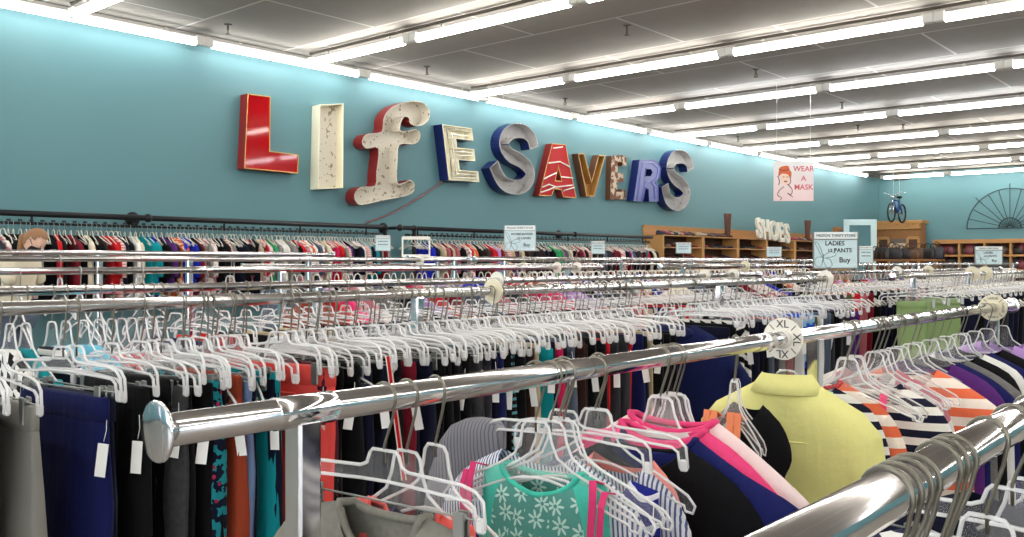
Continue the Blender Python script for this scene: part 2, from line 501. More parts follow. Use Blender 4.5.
def two_panels(front, back, t, step, seed, hem, necky, cuff=None, **kw):
    mb = MB()
    def op(m, a, b):
        if m[1] < hem + .004: return True
        if abs(m[0]) < necky[0] and m[1] > necky[1]: return True
        return bool(cuff and cuff(m, a, b))
    sheet(mb, front, -1, t, step, seed, 0, op, **kw); sheet(mb, back, 1, t, step, seed + .5, 0, op, **kw)
    return mb
def curve_neck(nw, zs, zb, n=5):
    """points from the neckline's centre bottom up to the shoulder"""
    return [(nw * math.sin(PI / 2 * i / n), zs - (zs - zb) * math.cos(PI / 2 * i / n) ** 1.3) for i in range(n)] + [(nw, zs)]
def tee_mb(seed, nf=.09, nb=.02, nw=.085, sh=.2, L=.68, hw=.2, sl=.17, zs=-.172, step=.016, t=.035, slope=.055, drop=.17, **kw):
    tail = [(sh, zs - slope), (sh + sl * .45, zs - slope - drop * .45), (sh + sl * .62, zs - slope - drop), (sh + sl * .24, zs - slope - drop - .045), (hw * 1.0, zs - .19), (hw * .97, zs - .36), (hw * 1.02, zs - L)]
    tail = [tuple(v) for v in smooth_poly([(nw, zs)] + tail, False, 3)][1:]
    f = curve_neck(nw, zs, zs - nf) + tail + [(0, zs - L)]
    b = curve_neck(nw, zs, zs - nb) + tail + [(0, zs - L)]
    return two_panels(f, b, t, step, seed, zs - L, (nw + .002, zs - max(nf, nb) - .004), **kw), f, b, (nw, zs, nf, nb)
def tank_mb(seed, nf=.15, nb=.06, nw=.085, st=.045, L=.62, hw=.185, zs=-.185, step=.016, t=.03, arm=.2, **kw):
    tail = [(nw + st, zs - .012), (nw + st + .006, zs - arm * .55), (nw + st + .02, zs - arm * .85), (hw, zs - arm), (hw * .96, zs - .36), (hw * 1.08, zs - L)]
    f = curve_neck(nw, zs, zs - nf) + tail + [(0, zs - L)]
    b = curve_neck(nw, zs, zs - nb) + tail + [(0, zs - L)]
    return two_panels(f, b, t, step, seed, zs - L, (nw + .002, zs - max(nf, nb) - .004), **kw), f, b, (nw, zs, nf, nb)
def neck_ring(nw, zs, nf, nb, r, t=.0, flat=1.6):
    """the ribbed band round a neckline"""
    pts = []
    for s in (1, -1):
        cv = curve_neck(nw, zs, zs - nf, 7); cv = [(s * x, -.012 * (1 - (x / nw)) - t, z) for x, z in cv]
        pts += cv[::-1] if s == 1 else cv[1:]
    back = [(s2 * x, .012 * (1 - (x / nw)) + t, z) for s2 in (1,) for x, z in curve_neck(nw, zs, zs - nb, 5)][:-1]
    loop = pts + [(-x, y, z) for x, y, z in back[::-1]] + back[1:]
    mb = MB(); mb.tube(loop, r, 7, 0, True); return mb
def ribbon(mb, pts, w, th=.0025, mi=0, side=Vector((1, 0, 0))):
    rows = []
    P = [Vector(p) for p in pts]
    for i, p in enumerate(P):
        t = (P[min(i + 1, len(P) - 1)] - P[max(i - 1, 0)]).normalized()
        sd = (side - t * side.dot(t)).normalized(); nn = t.cross(sd)
        rows.append([p - sd * w / 2 - nn * th / 2, p + sd * w / 2 - nn * th / 2, p + sd * w / 2 + nn * th / 2, p - sd * w / 2 + nn * th / 2])
    mb.rings(rows, mi, False)

def garment(name, mb, mat, X, Y, z, label, cat, yaw=0., roll=0., group=None):
    o = mb.build(name, mat) if isinstance(mb, MB) else link(name, mb, mat)
    o.location = (X, Y, z); o.rotation_euler = (0, roll, -PI / 2 + yaw)
    return tag(o, label, cat, group)

def price_tag_mesh(w=.022, h=.062, thread=.05):
    mb = MB(); mb.box((0, 0, -thread - h / 2), (w, .0012, h), 0); mb.tube([(0, 0, 0), (.003, 0, -thread * .5), (0, 0, -thread + .004)], .0007, 4); return mb.mesh('price_tag')
# ------------------------------------------------------------------ the room
def build_room():
    x0, x1, y0, y1 = -9.5, BACK, -13, WALL
    def slab(name, c, d, m, label, cat):
        mb = MB(); mb.box((0, 0, 0), d); return struct(mb.build(name, m, None, c), label, cat)
    slab('floor', ((x0 + x1) / 2, (y0 + y1) / 2, -.05), (x1 - x0 + .4, y1 - y0 + .4, .1), M['floor'], 'pale shop floor under the clothes racks', 'floor')
    slab('ceiling', ((x0 + x1) / 2, (y0 + y1) / 2, CEIL + .05), (x1 - x0 + .4, y1 - y0 + .4, .1), M['ceil'], 'off-white tiled ceiling with long light rows', 'ceiling')
    slab('wall_left', ((x0 + x1) / 2, y1 + .1, CEIL / 2), (x1 - x0 + .4, .2, CEIL), M['teal'], 'long teal painted wall carrying the big letters', 'wall')
    slab('wall_back', (x1 + .1, (y0 + y1) / 2, CEIL / 2), (.2, y1 - y0 + .4, CEIL), M['teal'], 'teal painted end wall behind bicycle and bags', 'wall')
    slab('wall_right', ((x0 + x1) / 2, y0 - .1, CEIL / 2), (x1 - x0 + .4, .2, CEIL), M['teal'], 'teal side wall opposite the letters', 'wall')
    # unseen front wall; its windows are added to let in fill light
    mb = MB(); W_ = y1 - y0 + .4; yc = (y0 + y1) / 2; zb, zt, nw = .5, 3.75, 6
    mb.box((0, 0, zb / 2), (.2, W_, zb)); mb.box((0, 0, (zt + CEIL) / 2), (.2, W_, CEIL - zt)); ww = (W_ - 1.0) / nw
    for i in range(nw + 1): mb.box((0, -W_ / 2 + .25 + i * (W_ - .5) / nw, (zb + zt) / 2), (.2, .5, zt - zb))
    struct(mb.build('wall_front', M['teal'], None, (x0 - .1, yc, 0)), 'unseen front wall with windows added for fill light behind the photographer', 'wall')
    for i in range(nw):
        y = yc - W_ / 2 + .25 + (i + .5) * (W_ - .5) / nw; w = (W_ - .5) / nw - .5
        fr = MB()
        for c, d in (((-w / 2 + .03, 0), (.06, zt - zb)), ((w / 2 - .03, 0), (.06, zt - zb)), ((0, (zt - zb) / 2 - .03), (w, .06)), ((0, -(zt - zb) / 2 + .03), (w, .06)), ((0, .5), (w, .05))): fr.box((0, c[0], c[1]), (.08, d[0], d[1]))
        o = struct(fr.build(f'window_{i + 1}', M['strip'], None, (x0 - .1, y, (zb + zt) / 2)), f'unseen, added window, {nth(i + 1)} along the wall behind the photographer', 'window')
        g = MB(); g.box((0, 0, 0), (.008, w - .1, zt - zb - .1)); g.build('pane', M['glass'], o)
    mb = MB(); mb.box((0, 0, 0), (x1 - x0, .05, .09)); mb.box((0, -.012, -.06), (x1 - x0, .025, .03))
    struct(mb.build('trim_1', plain('grey_moulding', S(112, 108, 102), .6), None, ((x0 + x1) / 2, WALL - .025, CEIL - .06)), 'pale moulding along the top of teal side wall', 'trim')
    mb = MB(); mb.box((0, 0, 0), (.03, y1 - y0, .12)); mb.box((-.01, 0, .05), (.05, y1 - y0, .02))
    struct(mb.build('baseboard_back', M['track'], None, (BACK - .02, (y0 + y1) / 2, .06)), 'dark baseboard along the teal end wall', 'baseboard')
    mb = MB(); mb.box((0, 0, 0), (x1 - x0, .03, .12)); mb.box((0, -.01, .05), (x1 - x0, .05, .02))
    struct(mb.build('baseboard_left', M['track'], None, ((x0 + x1) / 2, WALL - .02, .06)), 'dark baseboard along the teal letter wall', 'baseboard')

def tube_proto(L, axis):
    """parts of a strip light along local x: spine, tube, two end sockets, two hanger stems"""
    sp = MB(); sp.box((0, 0, .078), (L, .034, .02), 0, None, .005); sp.box((0, 0, .064), (L, .024, .01))
    tb = MB(); tb.lathe([(.01, -L / 2 + .075), (.035, -L / 2 + .08), (.035, L / 2 - .08), (.01, L / 2 - .075)], 'X', (0, 0, .012), 12)
    so = MB(); so.box((0, 0, .045), (.12, .075, .11), 0, None, .01)
    st = MB(); st.tube([(0, 0, .09), (0, 0, .13)], .014, 6); st.box((0, 0, .112), (.04, .06, .012))
    return sp.mesh('spine'), tb.mesh('fluorescent_tube'), so.mesh('end_socket'), st.mesh('stem')
def build_lights():
    zt = EYE + 2.63; L = 2.42
    pr = tube_proto(L, 'X')
    def fix(x, y, rz, label, cool=False, mt=None):
        t = thing('strip_light', label, 'light', (x, y, zt), rz, 'fluorescent strip lights on the ceiling')
        link('spine', pr[0], M['strip'], t); link('fluorescent_tube', pr[1], mt or M['tubec' if cool else 'tube'], t, None, 0, True)
        for s in (-1, 1):
            link('end_socket', pr[2], M['strip'], t, (s * (L / 2 - .02), 0, 0)); link('stem', pr[3], M['stem'], t, (s * .75, 0, 0))
    n = 0
    for i in range(-5, 13):
        x = 5.9 + 2.49 * i + 1.245
        if x > BACK - 1: continue
        fix(x, WALL - .24, 0, f'white strip light lying along the teal wall top, {nth(i + 6)} from the front', False, M['tubed'])
    for k in range(-4, 8):
        x = WALL * (.721 + .3035 * (k)); cool = k in (2, 3)
        tr = MB(); ya, yb = WALL - .3, -12.4
        tr.box((0, (ya + yb) / 2, 0), (.026, ya - yb, .02), 0, None, .004)
        tr.box((0, (ya + yb) / 2, .016), (.034, ya - yb, .014))
        tag(tr.build('light_track', M['track'], None, (x, 0, CEIL - .05)), f'long dark ceiling track above light row {nth(k + 5)} counted from the front', 'track', 'dark light tracks')
        for i in range(9):
            y = 8.03 + 1.25 - 2.5 * i
            if i == 0: y = 8.03 + 1.22
            if y < -12: continue
            fix(x, y if i else 8.03 + 1.03 - .0 + .0, PI / 2, f'fluorescent strip light, {nth(i + 1)} out from the teal wall in ceiling row {nth(k + 5)}', cool) if i else fix_short(x, k)
def fix_short(x, k):
    zt = EYE + 2.63; L = 1.9
    pr = tube_proto(L, 'X')
    t = thing('strip_light', f'shorter strip light meeting the teal wall at the end of ceiling row {nth(k + 5)}', 'light', (x, 9.02, zt), PI / 2, 'fluorescent strip lights on the ceiling')
    link('spine', pr[0], M['strip'], t); link('fluorescent_tube', pr[1], M['tube'], t)
    for s in (-1, 1):
        link('end_socket', pr[2], M['strip'], t, (s * (L / 2 - .02), 0, 0)); link('stem', pr[3], M['stem'], t, (s * .6, 0, 0))

def build_sprinklers():
    p = MB(); p.tube([(0, 0, 0), (0, 0, -.07)], .013, 8); p.lathe([(.01, -.004), (.05, -.006), (.04, -.014), (.012, -.02)], 'Z', (0, 0, 0), 12)
    d = MB()
    for s in (-1, 1): d.tube([(s * .012, 0, -.065), (s * .024, 0, -.09), (s * .016, 0, -.118)], .005, 6)
    d.lathe([(.004, -.118), (.034, -.12), (.036, -.125), (.004, -.127)], 'Z', (0, 0, 0), 12); d.tube([(0, 0, -.07), (0, 0, -.12)], .007, 6)
    pm, dm = p.mesh('drop_pipe'), d.mesh('deflector')
    where = ['above the red letter L', 'above the neon letter E', 'between the second and third light rows', 'high in the middle of the ceiling', 'beyond the cool white light row', 'above the far racks by a light gap', 'near the hanging mask sign', 'far along towards the end wall', 'past the fourth light row']
    for (px, py), w in zip([(228, 24), (427, 66), (565, 98), (627, 25), (756, 69), (842, 102), (858, 125), (903, 124), (738, 136)], where):
        t = thing('sprinkler_head', f'small metal ceiling sprinkler {w}', 'sprinkler', on_z(px, py, CEIL), rnd.random() * 3, 'ceiling sprinklers')
        link('drop_pipe', pm, M['track'], t); link('deflector', dm, M['track'], t)

# ------------------------------------------------------------------ the big letters
def offset_poly(P, d):
    k = len(P); out = []; area = sum(P[i][0] * P[(i + 1) % k][1] - P[(i + 1) % k][0] * P[i][1] for i in range(k)); sg = 1 if area > 0 else -1
    for i in range(k):
        a, b, c = Vector(P[i - 1]), Vector(P[i]), Vector(P[(i + 1) % k])
        e1 = (b - a).normalized(); e2 = (c - b).normalized()
        n1 = Vector((-e1.y, e1.x)) * sg; n2 = Vector((-e2.y, e2.x)) * sg
        m = (n1 + n2); m = m.normalized() if m.length > 1e-6 else n1
        out.append(b + m * d / max(.45, m.dot(n1)))
    return out
def px_poly(pts, depth, zoom=None):
    """outline read off the photograph, put on the plane that the letter's face stands on -> (x, z) world"""
    out = []
    for x, y in pts:
        if zoom: x, y = zoom[0] + x / zoom[2], zoom[1] + y / zoom[2]
        v = on_y(x, y, WALL - depth); out.append((v.x, v.z))
    return out
def channel_letter(name, outer, holes, depth, side, inside_, back, label, tray=True, rimw=.012, lip=None):
    """local origin at the letter's lower left on the wall; face is at y = -depth"""
    ox = min(p[0] for p in outer); oz = min(p[1] for p in outer)
    O = [(p[0] - ox, p[1] - oz) for p in outer]; Hs = [[(p[0] - ox, p[1] - oz) for p in h] for h in holes]
    t = thing(name, label, 'letter', (ox, WALL - .004, oz), 0, 'big mismatched letters on the teal wall')
    def wall_loop(mb, P, Pi, y0, y1, mi_o, mi_i, mi_rim):
        k = len(P)
        for A, mi in ((P, mi_o), (Pi, mi_i)):
            vs = [(p[0], y0, p[1]) for p in A] + [(p[0], y1, p[1]) for p in A]
            mb.add(vs, [(i, (i + 1) % k, k + (i + 1) % k, k + i) for i in range(k)], mi)
        vs = [(p[0], y1, p[1]) for p in P] + [(p[0], y1, p[1]) for p in Pi]
        mb.add(vs, [(i, (i + 1) % k, k + (i + 1) % k, k + i) for i in range(k)], mi_rim)
    mb = MB()
    wall_loop(mb, O, offset_poly(O, rimw), 0, -depth, 0, 1, 2)
    for h in Hs: wall_loop(mb, h, offset_poly(h, -rimw), 0, -depth, 0, 1, 2)
    mb.build('side_wall', [side, inside_, lip or inside_], t)
    V, fs = fill(O, Hs); mb = MB()
    y = -.02 if tray else -depth + .012
    mb.add([(v[0], y, v[1]) for v in V], fs, 0); mb.add([(v[0], y + .008, v[1]) for v in V], [f[::-1] for f in fs], 0)
    mb.build('back_panel' if tray else 'face_panel', back, t)
    return t, ox, oz
def neon(t, ox, oz, lines, depth, mat, r=.014, zoom=None):
    for ln in lines:
        pts = px_poly(ln, depth, zoom)
        mb = MB(); mb.tube([(x - ox, -depth - r * .5, z - oz) for x, z in pts], r, 7); mb.build('neon_tube', mat, t)
def stroke_outline(center, w):
    P = [Vector(p) for p in center]; L, R = [], []
    for i, p in enumerate(P):
        d = (P[min(i + 1, len(P) - 1)] - P[max(i - 1, 0)]).normalized(); n = Vector((-d.y, d.x))
        ww = w(i / (len(P) - 1)) if callable(w) else w
        L.append(p + n * ww); R.append(p - n * ww)
    return L + R[::-1]

def build_letters():
    red = plain('red_enamel', S(176, 16, 24), .05, spec=.3); reda = plain('red_letter_paint', S(182, 26, 32), .5, spec=.15); redd = plain('dull_red_paint', S(136, 34, 32), .5, vary=.2, scale=8)
    gold = plain('gold_trim', S(196, 150, 84), .35, .6)
    t_ = NT('weathered_white'); n_ = t_.noise(16, 6); sp = t_.noise(60, 3)
    aged = t_.done(t_.mix(t_.math('GREATER_THAN', n_, .62), t_.mix(sp, S(206, 198, 182), S(228, 222, 208)), S(150, 138, 118)), .6)
    t_ = NT('weathered_grey'); v_ = t_.n('TexVoronoi', Vector=t_.obj()); v_.inputs['Scale'].default_value = 9
    aged_g = t_.done(t_.mix(t_.math('LESS_THAN', v_.outputs['Distance'], .13), t_.mix(t_.noise(7, 5), S(158, 156, 156), S(200, 198, 196)), S(84, 78, 72)), .55)
    cream = plain('cream_enamel', S(238, 232, 206), .4, vary=.06, scale=10)
    creamE = plain('bright_cream', S(250, 246, 224), .4)
    navy = plain('navy_enamel', S(20, 30, 92), .3, vary=.1, scale=6); blue = plain('blue_enamel', S(64, 76, 152), .35, vary=.08, scale=6)
    neonw = plain('white_glass_tube', S(250, 246, 236), .15)
    brass = plain('brass_sheet', S(176, 132, 70), .4, .35, vary=.25, scale=6); brown = plain('brown_side', S(92, 58, 36), .6)
    t_ = NT('peeling_paint'); n_ = t_.noise(9, 6)
    peel = t_.done(t_.mix(t_.math('GREATER_THAN', n_, .5), S(198, 182, 160), S(120, 72, 48)), .7)
    lil = plain('lilac_glass_tube', S(140, 142, 205), .2)
    # L
    channel_letter('sign_letter', px_poly([(247.5, 93.5), (270.5, 96.5), (270, 151), (298.5, 154.5), (298, 173.5), (244, 168.5)], .16), [], .16, redd, red, red, 'glossy solid red letter L with thin gold edge', False, .012, gold)
    # I
    channel_letter('sign_letter', px_poly([(319.5, 104.5), (343.5, 103.5), (343, 188), (317.5, 189)], .17), [], .17, cream, cream, aged, 'hollow cream letter I with speckled back, beside the red L', True, .014)
    # f
    Z1 = (230, 80, 4.13)
    fo = [(632, 165), (645, 135), (675, 108), (720, 92), (765, 86), (802, 96), (824, 128), (820, 164), (795, 186), (765, 190), (742, 178), (738, 158), (722, 152), (708, 172), (703, 208), (735, 210), (770, 203), (786, 226), (779, 252), (755, 266), (700, 268), (692, 330), (690, 422), (718, 424), (745, 412), (762, 432), (757, 462), (730, 478), (690, 487), (620, 500), (545, 517), (519, 503), (512, 478), (522, 454), (548, 440), (598, 436), (604, 380), (612, 283), (566, 284), (546, 266), (548, 240), (570, 222), (625, 213)]
    channel_letter('sign_letter', [tuple(v) for v in smooth_poly(px_poly(fo, .2, Z1), True, 3)], [], .2, redd, aged, aged, 'ornate script letter f with red sides and weathered white inside', True, .012, aged)
    # E
    Z2 = (420, 100, 5.37)
    t, ox, oz = channel_letter('sign_letter', px_poly([(118, 130), (278, 152), (287, 220), (194, 208), (199, 255), (290, 264), (297, 329), (207, 321), (212, 376), (312, 384), (318, 441), (153, 430)], .2, Z2), [], .2, navy, creamE, creamE, 'cream letter E with navy side and doubled neon tubes', True, .012, cream)
    neon(t, ox, oz, [[(265, 168), (140, 152), (172, 415), (300, 422)], [(255, 195), (165, 183), (195, 395), (295, 405)], [(190, 275), (275, 284), (277, 300), (190, 296)]], .15, neonw, .016, Z2)
    # S and S
    def S_(points, w, zoom): return stroke_outline(smooth_poly(px_poly(points, .2, zoom), False, 5), w)
    s1 = S_([(612, 258), (598, 205), (560, 170), (508, 166), (462, 196), (452, 246), (482, 294), (540, 326), (584, 370), (588, 420), (552, 462), (497, 466), (440, 436), (395, 352)][0:13] + [(395, 345)], lambda f: .125, Z2)
    channel_letter('sign_letter', s1, [], .2, navy, aged_g, aged_g, 'large grey hollow letter S with navy sides, before the red A', True, .012, aged_g)
    Z3 = (530, 120, 5.37)
    s2 = stroke_outline(smooth_poly(px_poly([(862, 268), (850, 222), (815, 196), (772, 208), (752, 256), (772, 308), (818, 346), (842, 388), (828, 432), (788, 452), (742, 422), (724, 350)], .2, Z3), False, 5), lambda f: .145)
    channel_letter('sign_letter', s2, [], .2, navy, aged_g, aged_g, 'grey hollow letter S with navy sides at the end of the word', True, .012, aged_g)
    # A
    t, ox, oz = channel_letter('sign_letter', px_poly([(118, 126), (190, 131), (248, 419), (178, 414), (166, 374), (130, 370), (116, 408), (48, 406)], .15, Z3), [px_poly([(152, 250), (168, 327), (136, 325)], .15, Z3)], .15, redd, reda, reda, 'red letter A with wavy white neon lines', False, .012, gold)
    neon(t, ox, oz, [[(124, 152), (172, 145)], [(98, 232), (158, 224), (212, 252)], [(74, 316), (104, 300), (140, 284)], [(166, 305), (228, 312)], [(66, 360), (100, 346), (140, 360), (226, 350)], [(58, 388), (100, 374), (130, 360)], [(178, 380), (236, 362)]], .15, neonw, .012, Z3)
    # V
    channel_letter('sign_letter', px_poly([(258, 180), (290, 178), (330, 330), (368, 187), (404, 190), (344, 412), (302, 410)], .15, Z3), [], .15, brown, brass, brass, 'golden brown letter V with worn brass face', True, .02, brass)
    # small E
    channel_letter('sign_letter', px_poly([(436, 192), (490, 188), (516, 196), (518, 245), (496, 246), (494, 225), (470, 228), (470, 284), (500, 286), (502, 332), (468, 332), (466, 384), (486, 386), (488, 372), (512, 376), (512, 424), (430, 428)], .12, Z3), [], .12, brown, peel, peel, 'small letter E with peeling white and brown paint', False, .01, peel)
    # R
    t, ox, oz = channel_letter('sign_letter', px_poly([(588, 213), (658, 212), (690, 228), (704, 262), (700, 305), (676, 338), (690, 352), (690, 437), (638, 438), (636, 372), (622, 364), (606, 438), (556, 434)], .17, Z3), [px_poly([(624, 262), (650, 264), (658, 284), (648, 302), (620, 302)], .17, Z3)], .17, navy, blue, blue, 'blue letter R with lilac neon outline', False, .012, blue)
    neon(t, ox, oz, [[(574, 425), (604, 232), (655, 230), (688, 262), (680, 310), (650, 335), (668, 358), (670, 425)], [(600, 425), (618, 330), (645, 330)]], .16, lil, .012, Z3)
    # loose cord on the wall
    pts = [on_y(x, y, WALL - .02) for x, y in [(366, 223), (392, 213), (415, 200), (432, 189), (443, 181)]]
    o = Vector(pts[0]); mb = MB(); mb.tube([p - o for p in smooth_poly(pts, False, 4)], .016, 6)
    tag(mb.build('loose_cable', plain('faded_red_cord', S(140, 108, 112), .6), None, o), 'faded reddish cord running up the teal wall to the neon E', 'cable')

# ------------------------------------------------------------------ signs
def sign_board(px, py0, py1, px0, px1, Y, lines, label, yaw=-49.1, header=None, stemz=.0, butterfly=False, dx=None):
    X = rod_x(px, Y); d = depth(X, Y); w = (px1 - px0) * d / F; zt = EYE + (262 - py0) * d / F; zb = EYE + (262 - py1) * d / F; h = zt - zb
    t = thing('shop_sign', label, 'sign', (X, Y, zb - stemz), math.radians(yaw), 'paper rack signs')
    mb = MB(); mb.box((0, 0, h / 2 + stemz), (w, .006, h)); mb.build('board', M['paper'], t)
    fr = MB(); fw = .006 + w * .012
    for c, dd in (((0, stemz + fw / 2), (w + fw, fw)), ((0, stemz + h - h * .2 * bool(header)), (w + fw, fw * .8)), ((-w / 2, stemz + h / 2), (fw, h)), ((w / 2, stemz + h / 2), (fw, h))):
        fr.box((c[0], -.003, c[1]), (dd[0], .009, dd[1]))
    if stemz > .01: fr.tube([(0, 0, 0), (0, 0, stemz + .01)], .006, 6)
    fr.build('frame', M['clip'], t)
    if header:
        hb = MB(); hb.box((0, -.004, stemz + h * .9), (w * 1.02, .006, h * .2)); ho = hb.build('header_strip', M['paperw'], t)
        link('lettering', stand_up(text_mesh(header, h * .1), 0, -.0085, stemz + h * .9), M['ink'], ho)
    for txt, fx, fz, fs in lines:
        if txt == '~':
            q = MB(); x = -.5 * fs * 2
            for k_ in range(5):
                q.box(((fx - .28 + k_ * .14) * w, -.004, stemz + fz * h), (w * (.07 + .04 * (k_ % 2)), .003, h * .07))
            q.build('faint_writing', plain('faded_ink', S(96, 112, 118), .7) if 'faded_ink' not in D.materials else D.materials['faded_ink'], t); continue
        link('lettering', stand_up(text_mesh(txt, h * fs, bold=h * .002), fx * w, -.005, stemz + h * fz), M['ink'], t)
    if butterfly:
        b = MB(); ln = plain('pencil_line', S(96, 120, 124), .7)
        def wing(pts): b.tube([(x * w, -.0045, stemz + z * h) for x, z in smooth_poly(pts, True, 4)], .0016, 4, 0, True)
        wing([(-.29, .3), (-.42, .58), (-.46, .72), (-.4, .7), (-.32, .5)]); wing([(-.29, .3), (-.44, .3), (-.46, .12), (-.34, .06)])
        wing([(-.29, .3), (-.14, .46), (0, .42), (-.05, .34)]); wing([(-.28, .28), (-.14, .26), (-.08, .1), (-.2, .05)])
        b.tube([(-.3 * w, -.0045, stemz + .18 * h), (-.27 * w, -.0045, stemz + .4 * h)], .002, 4)
        b.build('butterfly_drawing', ln, t)
    return t

def build_signs():
    HD = 'MISSION THRIFT STORE'
    sign_board(835.5, 232, 269, 813.5, 858, 2.65, [('LADIES', -.02, .69, .17), ('1/2', -.13, .5, .1), ('PANTS', .16, .5, .16), ('Buy', .2, .24, .2)], 'pale blue LADIES PANTS sign with butterfly drawing', header=HD, butterfly=True)
    sign_board(520, 225.5, 251, 504.5, 535.5, 5.0, [('WOMENSWEAR', .06, .66, .12), ('1/2 LADIES', .12, .5, .12), ('Buy', .22, .24, .18)], 'pale WOMENSWEAR sign standing over the middle racks', yaw=-56, header=HD, stemz=.04, butterfly=True)
    sign_board(988.5, 246.5, 265, 975, 1002.5, 2.65, [('LADIES', -.02, .66, .16), ('1/2 PANTS', .06, .48, .15), ('Buy', .2, .24, .18)], 'pale LADIES PANTS sign before the shelf on end wall', header=HD, butterfly=True)
    for px, y0, y1, a, b, lab in ((383, 235.5, 251, 376, 391, 'small paper sign at the corner of the black wall rail'), (598, 241, 254, 591, 605, 'small paper sign on the second black wall rail'), (683.5, 242.5, 253.5, 676, 691, 'small paper sign in front of the first shoe shelf'), (774, 247, 257, 766, 781, 'small paper sign under the SHOES letters'), (866, 246, 263, 859, 873, 'small paper sign to the right of LADIES PANTS sign')):
        Yy = 8.9 if px < 700 else 8.0
        sign_board(px, y0, y1, a, b, Yy, [('~', 0, .62, .2), ('~', 0, .42, .18)], lab, header=HD, stemz=.15)
    # hanging WEAR A MASK
    d = 14.3; px, w = 793.5, 40 * d / F; t_ = (px - 512) / F * d; X, Y = CO * d + SI * t_, SI * d - CO * t_
    zb = EYE + (262 - 201) * d / F; h = 40 * d / F
    t = thing('mask_sign', 'square WEAR A MASK sign with sketched woman, hung from the ceiling', 'sign', (X, Y, zb), math.radians(-49.1))
    NTm = NT('mask_poster'); x, y, z = NTm.xyz()
    pm = NTm.done(NTm.mix(NTm.math('DIVIDE', z, h), S(236, 206, 204), S(226, 226, 224)), .5)
    mb = MB(); mb.box((0, 0, h / 2), (w, .008, h), 0); mb.build('board', pm, t)
    pink = plain('pink_lettering', S(206, 98, 110), .6); org = plain('orange_ink', S(206, 96, 52), .6); dk = plain('sepia_ink', S(120, 60, 44), .6); skin = plain('peach_ink', S(240, 208, 184), .6)
    for s_, fz in (('WEAR', .8), ('A', .56), ('MASK', .34)):
        link('lettering', stand_up(text_mesh(s_, h * .185, bold=.002), w * .25, -.006, h * fz), pink, t)
    b = MB()
    def blob(pts, mi, y): 
        V, fs = fill(smooth_poly(pts, True, 3)); b.add([(v[0] * w, y, v[1] * h) for v in V], [f[::-1] for f in fs], mi)
    blob([(-.38, .6), (-.36, .8), (-.3, .86), (-.14, .88), (-.1, .78), (-.05, .7), (-.08, .55), (-.14, .66), (-.3, .68)], 0, -.0055)
    blob([(-.31, .68), (-.14, .68), (-.11, .5), (-.2, .4), (-.3, .5)], 2, -.0050)
    for ln in ([(-.4, .62), (-.35, .5), (-.38, .4)], [(-.24, .36), (-.36, .26), (-.4, .14), (-.3, .08), (-.34, .02)], [(-.16, .42), (-.04, .3), (-.06, .16), (-.16, .2), (-.02, .1)], [(-.09, .62), (-.07, .48), (-.13, .4)], [(-.37, .8), (-.24, .76), (-.1, .8)]):
        b.tube([(x_ * w, -.006, z_ * h) for x_, z_ in smooth_poly(ln, False, 4)], .006, 4, 1)
    b.box((-.2 * w, -.006, .49 * h), (.05, .002, .02), 1); b.box((-.25 * w, -.006, .6 * h), (.03, .002, .01), 1); b.box((-.16 * w, -.006, .6 * h), (.03, .002, .01), 1)
    b.build('woman_drawing', [org, dk, skin], t)
    wr = MB()
    for s in (-1, 1): wr.tube([(s * w * .42, 0, h - .01), (s * w * .42, 0, CEIL - zb)], .003, 4)
    wr.build('hanging_wire', M['strip'], t)
    # empty white frame on a rod
    X = rod_x(416, 5.0); d = depth(X, 5.0); w = 27 * d / F; h = 18 * d / F
    t = MB()
    z0 = EYE + (262 - 256) * d / F
    for c, dd in (((0, 0), (w, .012)), ((0, h), (w, .012)), ((-w / 2, h / 2), (.012, h)), ((w / 2, h / 2), (.012, h))): t.box((c[0], 0, c[1]), (dd[0], .012, dd[1] + .012))
    tag(t.build('sign_holder', M['white'], None, (X, 5.0, z0), math.radians(-49.1)), 'empty white sign holder frame standing on a rod', 'sign holder')
# ------------------------------------------------------------------ cloth colours
K = {'grey': S(136, 134, 128), 'navy': S(20, 26, 76), 'dark navy': S(15, 19, 40), 'black': S(12, 12, 15), 'charcoal': S(50, 50, 56), 'rust brown': S(150, 62, 38), 'pale blue denim': S(108, 128, 166), 'teal': S(14, 136, 144),
     'coral red': S(224, 76, 70), 'burgundy': S(120, 24, 40), 'dark brown': S(50, 30, 26), 'magenta': S(190, 32, 80), 'red': S(196, 30, 38), 'beige': S(184, 168, 138), 'purple': S(84, 40, 110), 'sage green': S(134, 158, 104), 'white': S(228, 226, 222),
     'cream': S(222, 212, 188), 'royal blue': S(32, 42, 170), 'orange': S(226, 100, 56), 'green': S(50, 150, 96), 'hot pink': S(232, 54, 120), 'pale pink': S(236, 186, 192), 'lilac': S(176, 140, 200), 'olive': S(92, 90, 56), 'sky blue': S(118, 196, 222), 'dusty rose': S(176, 96, 104), 'slate': S(84, 96, 112), 'mint': S(176, 220, 196)}
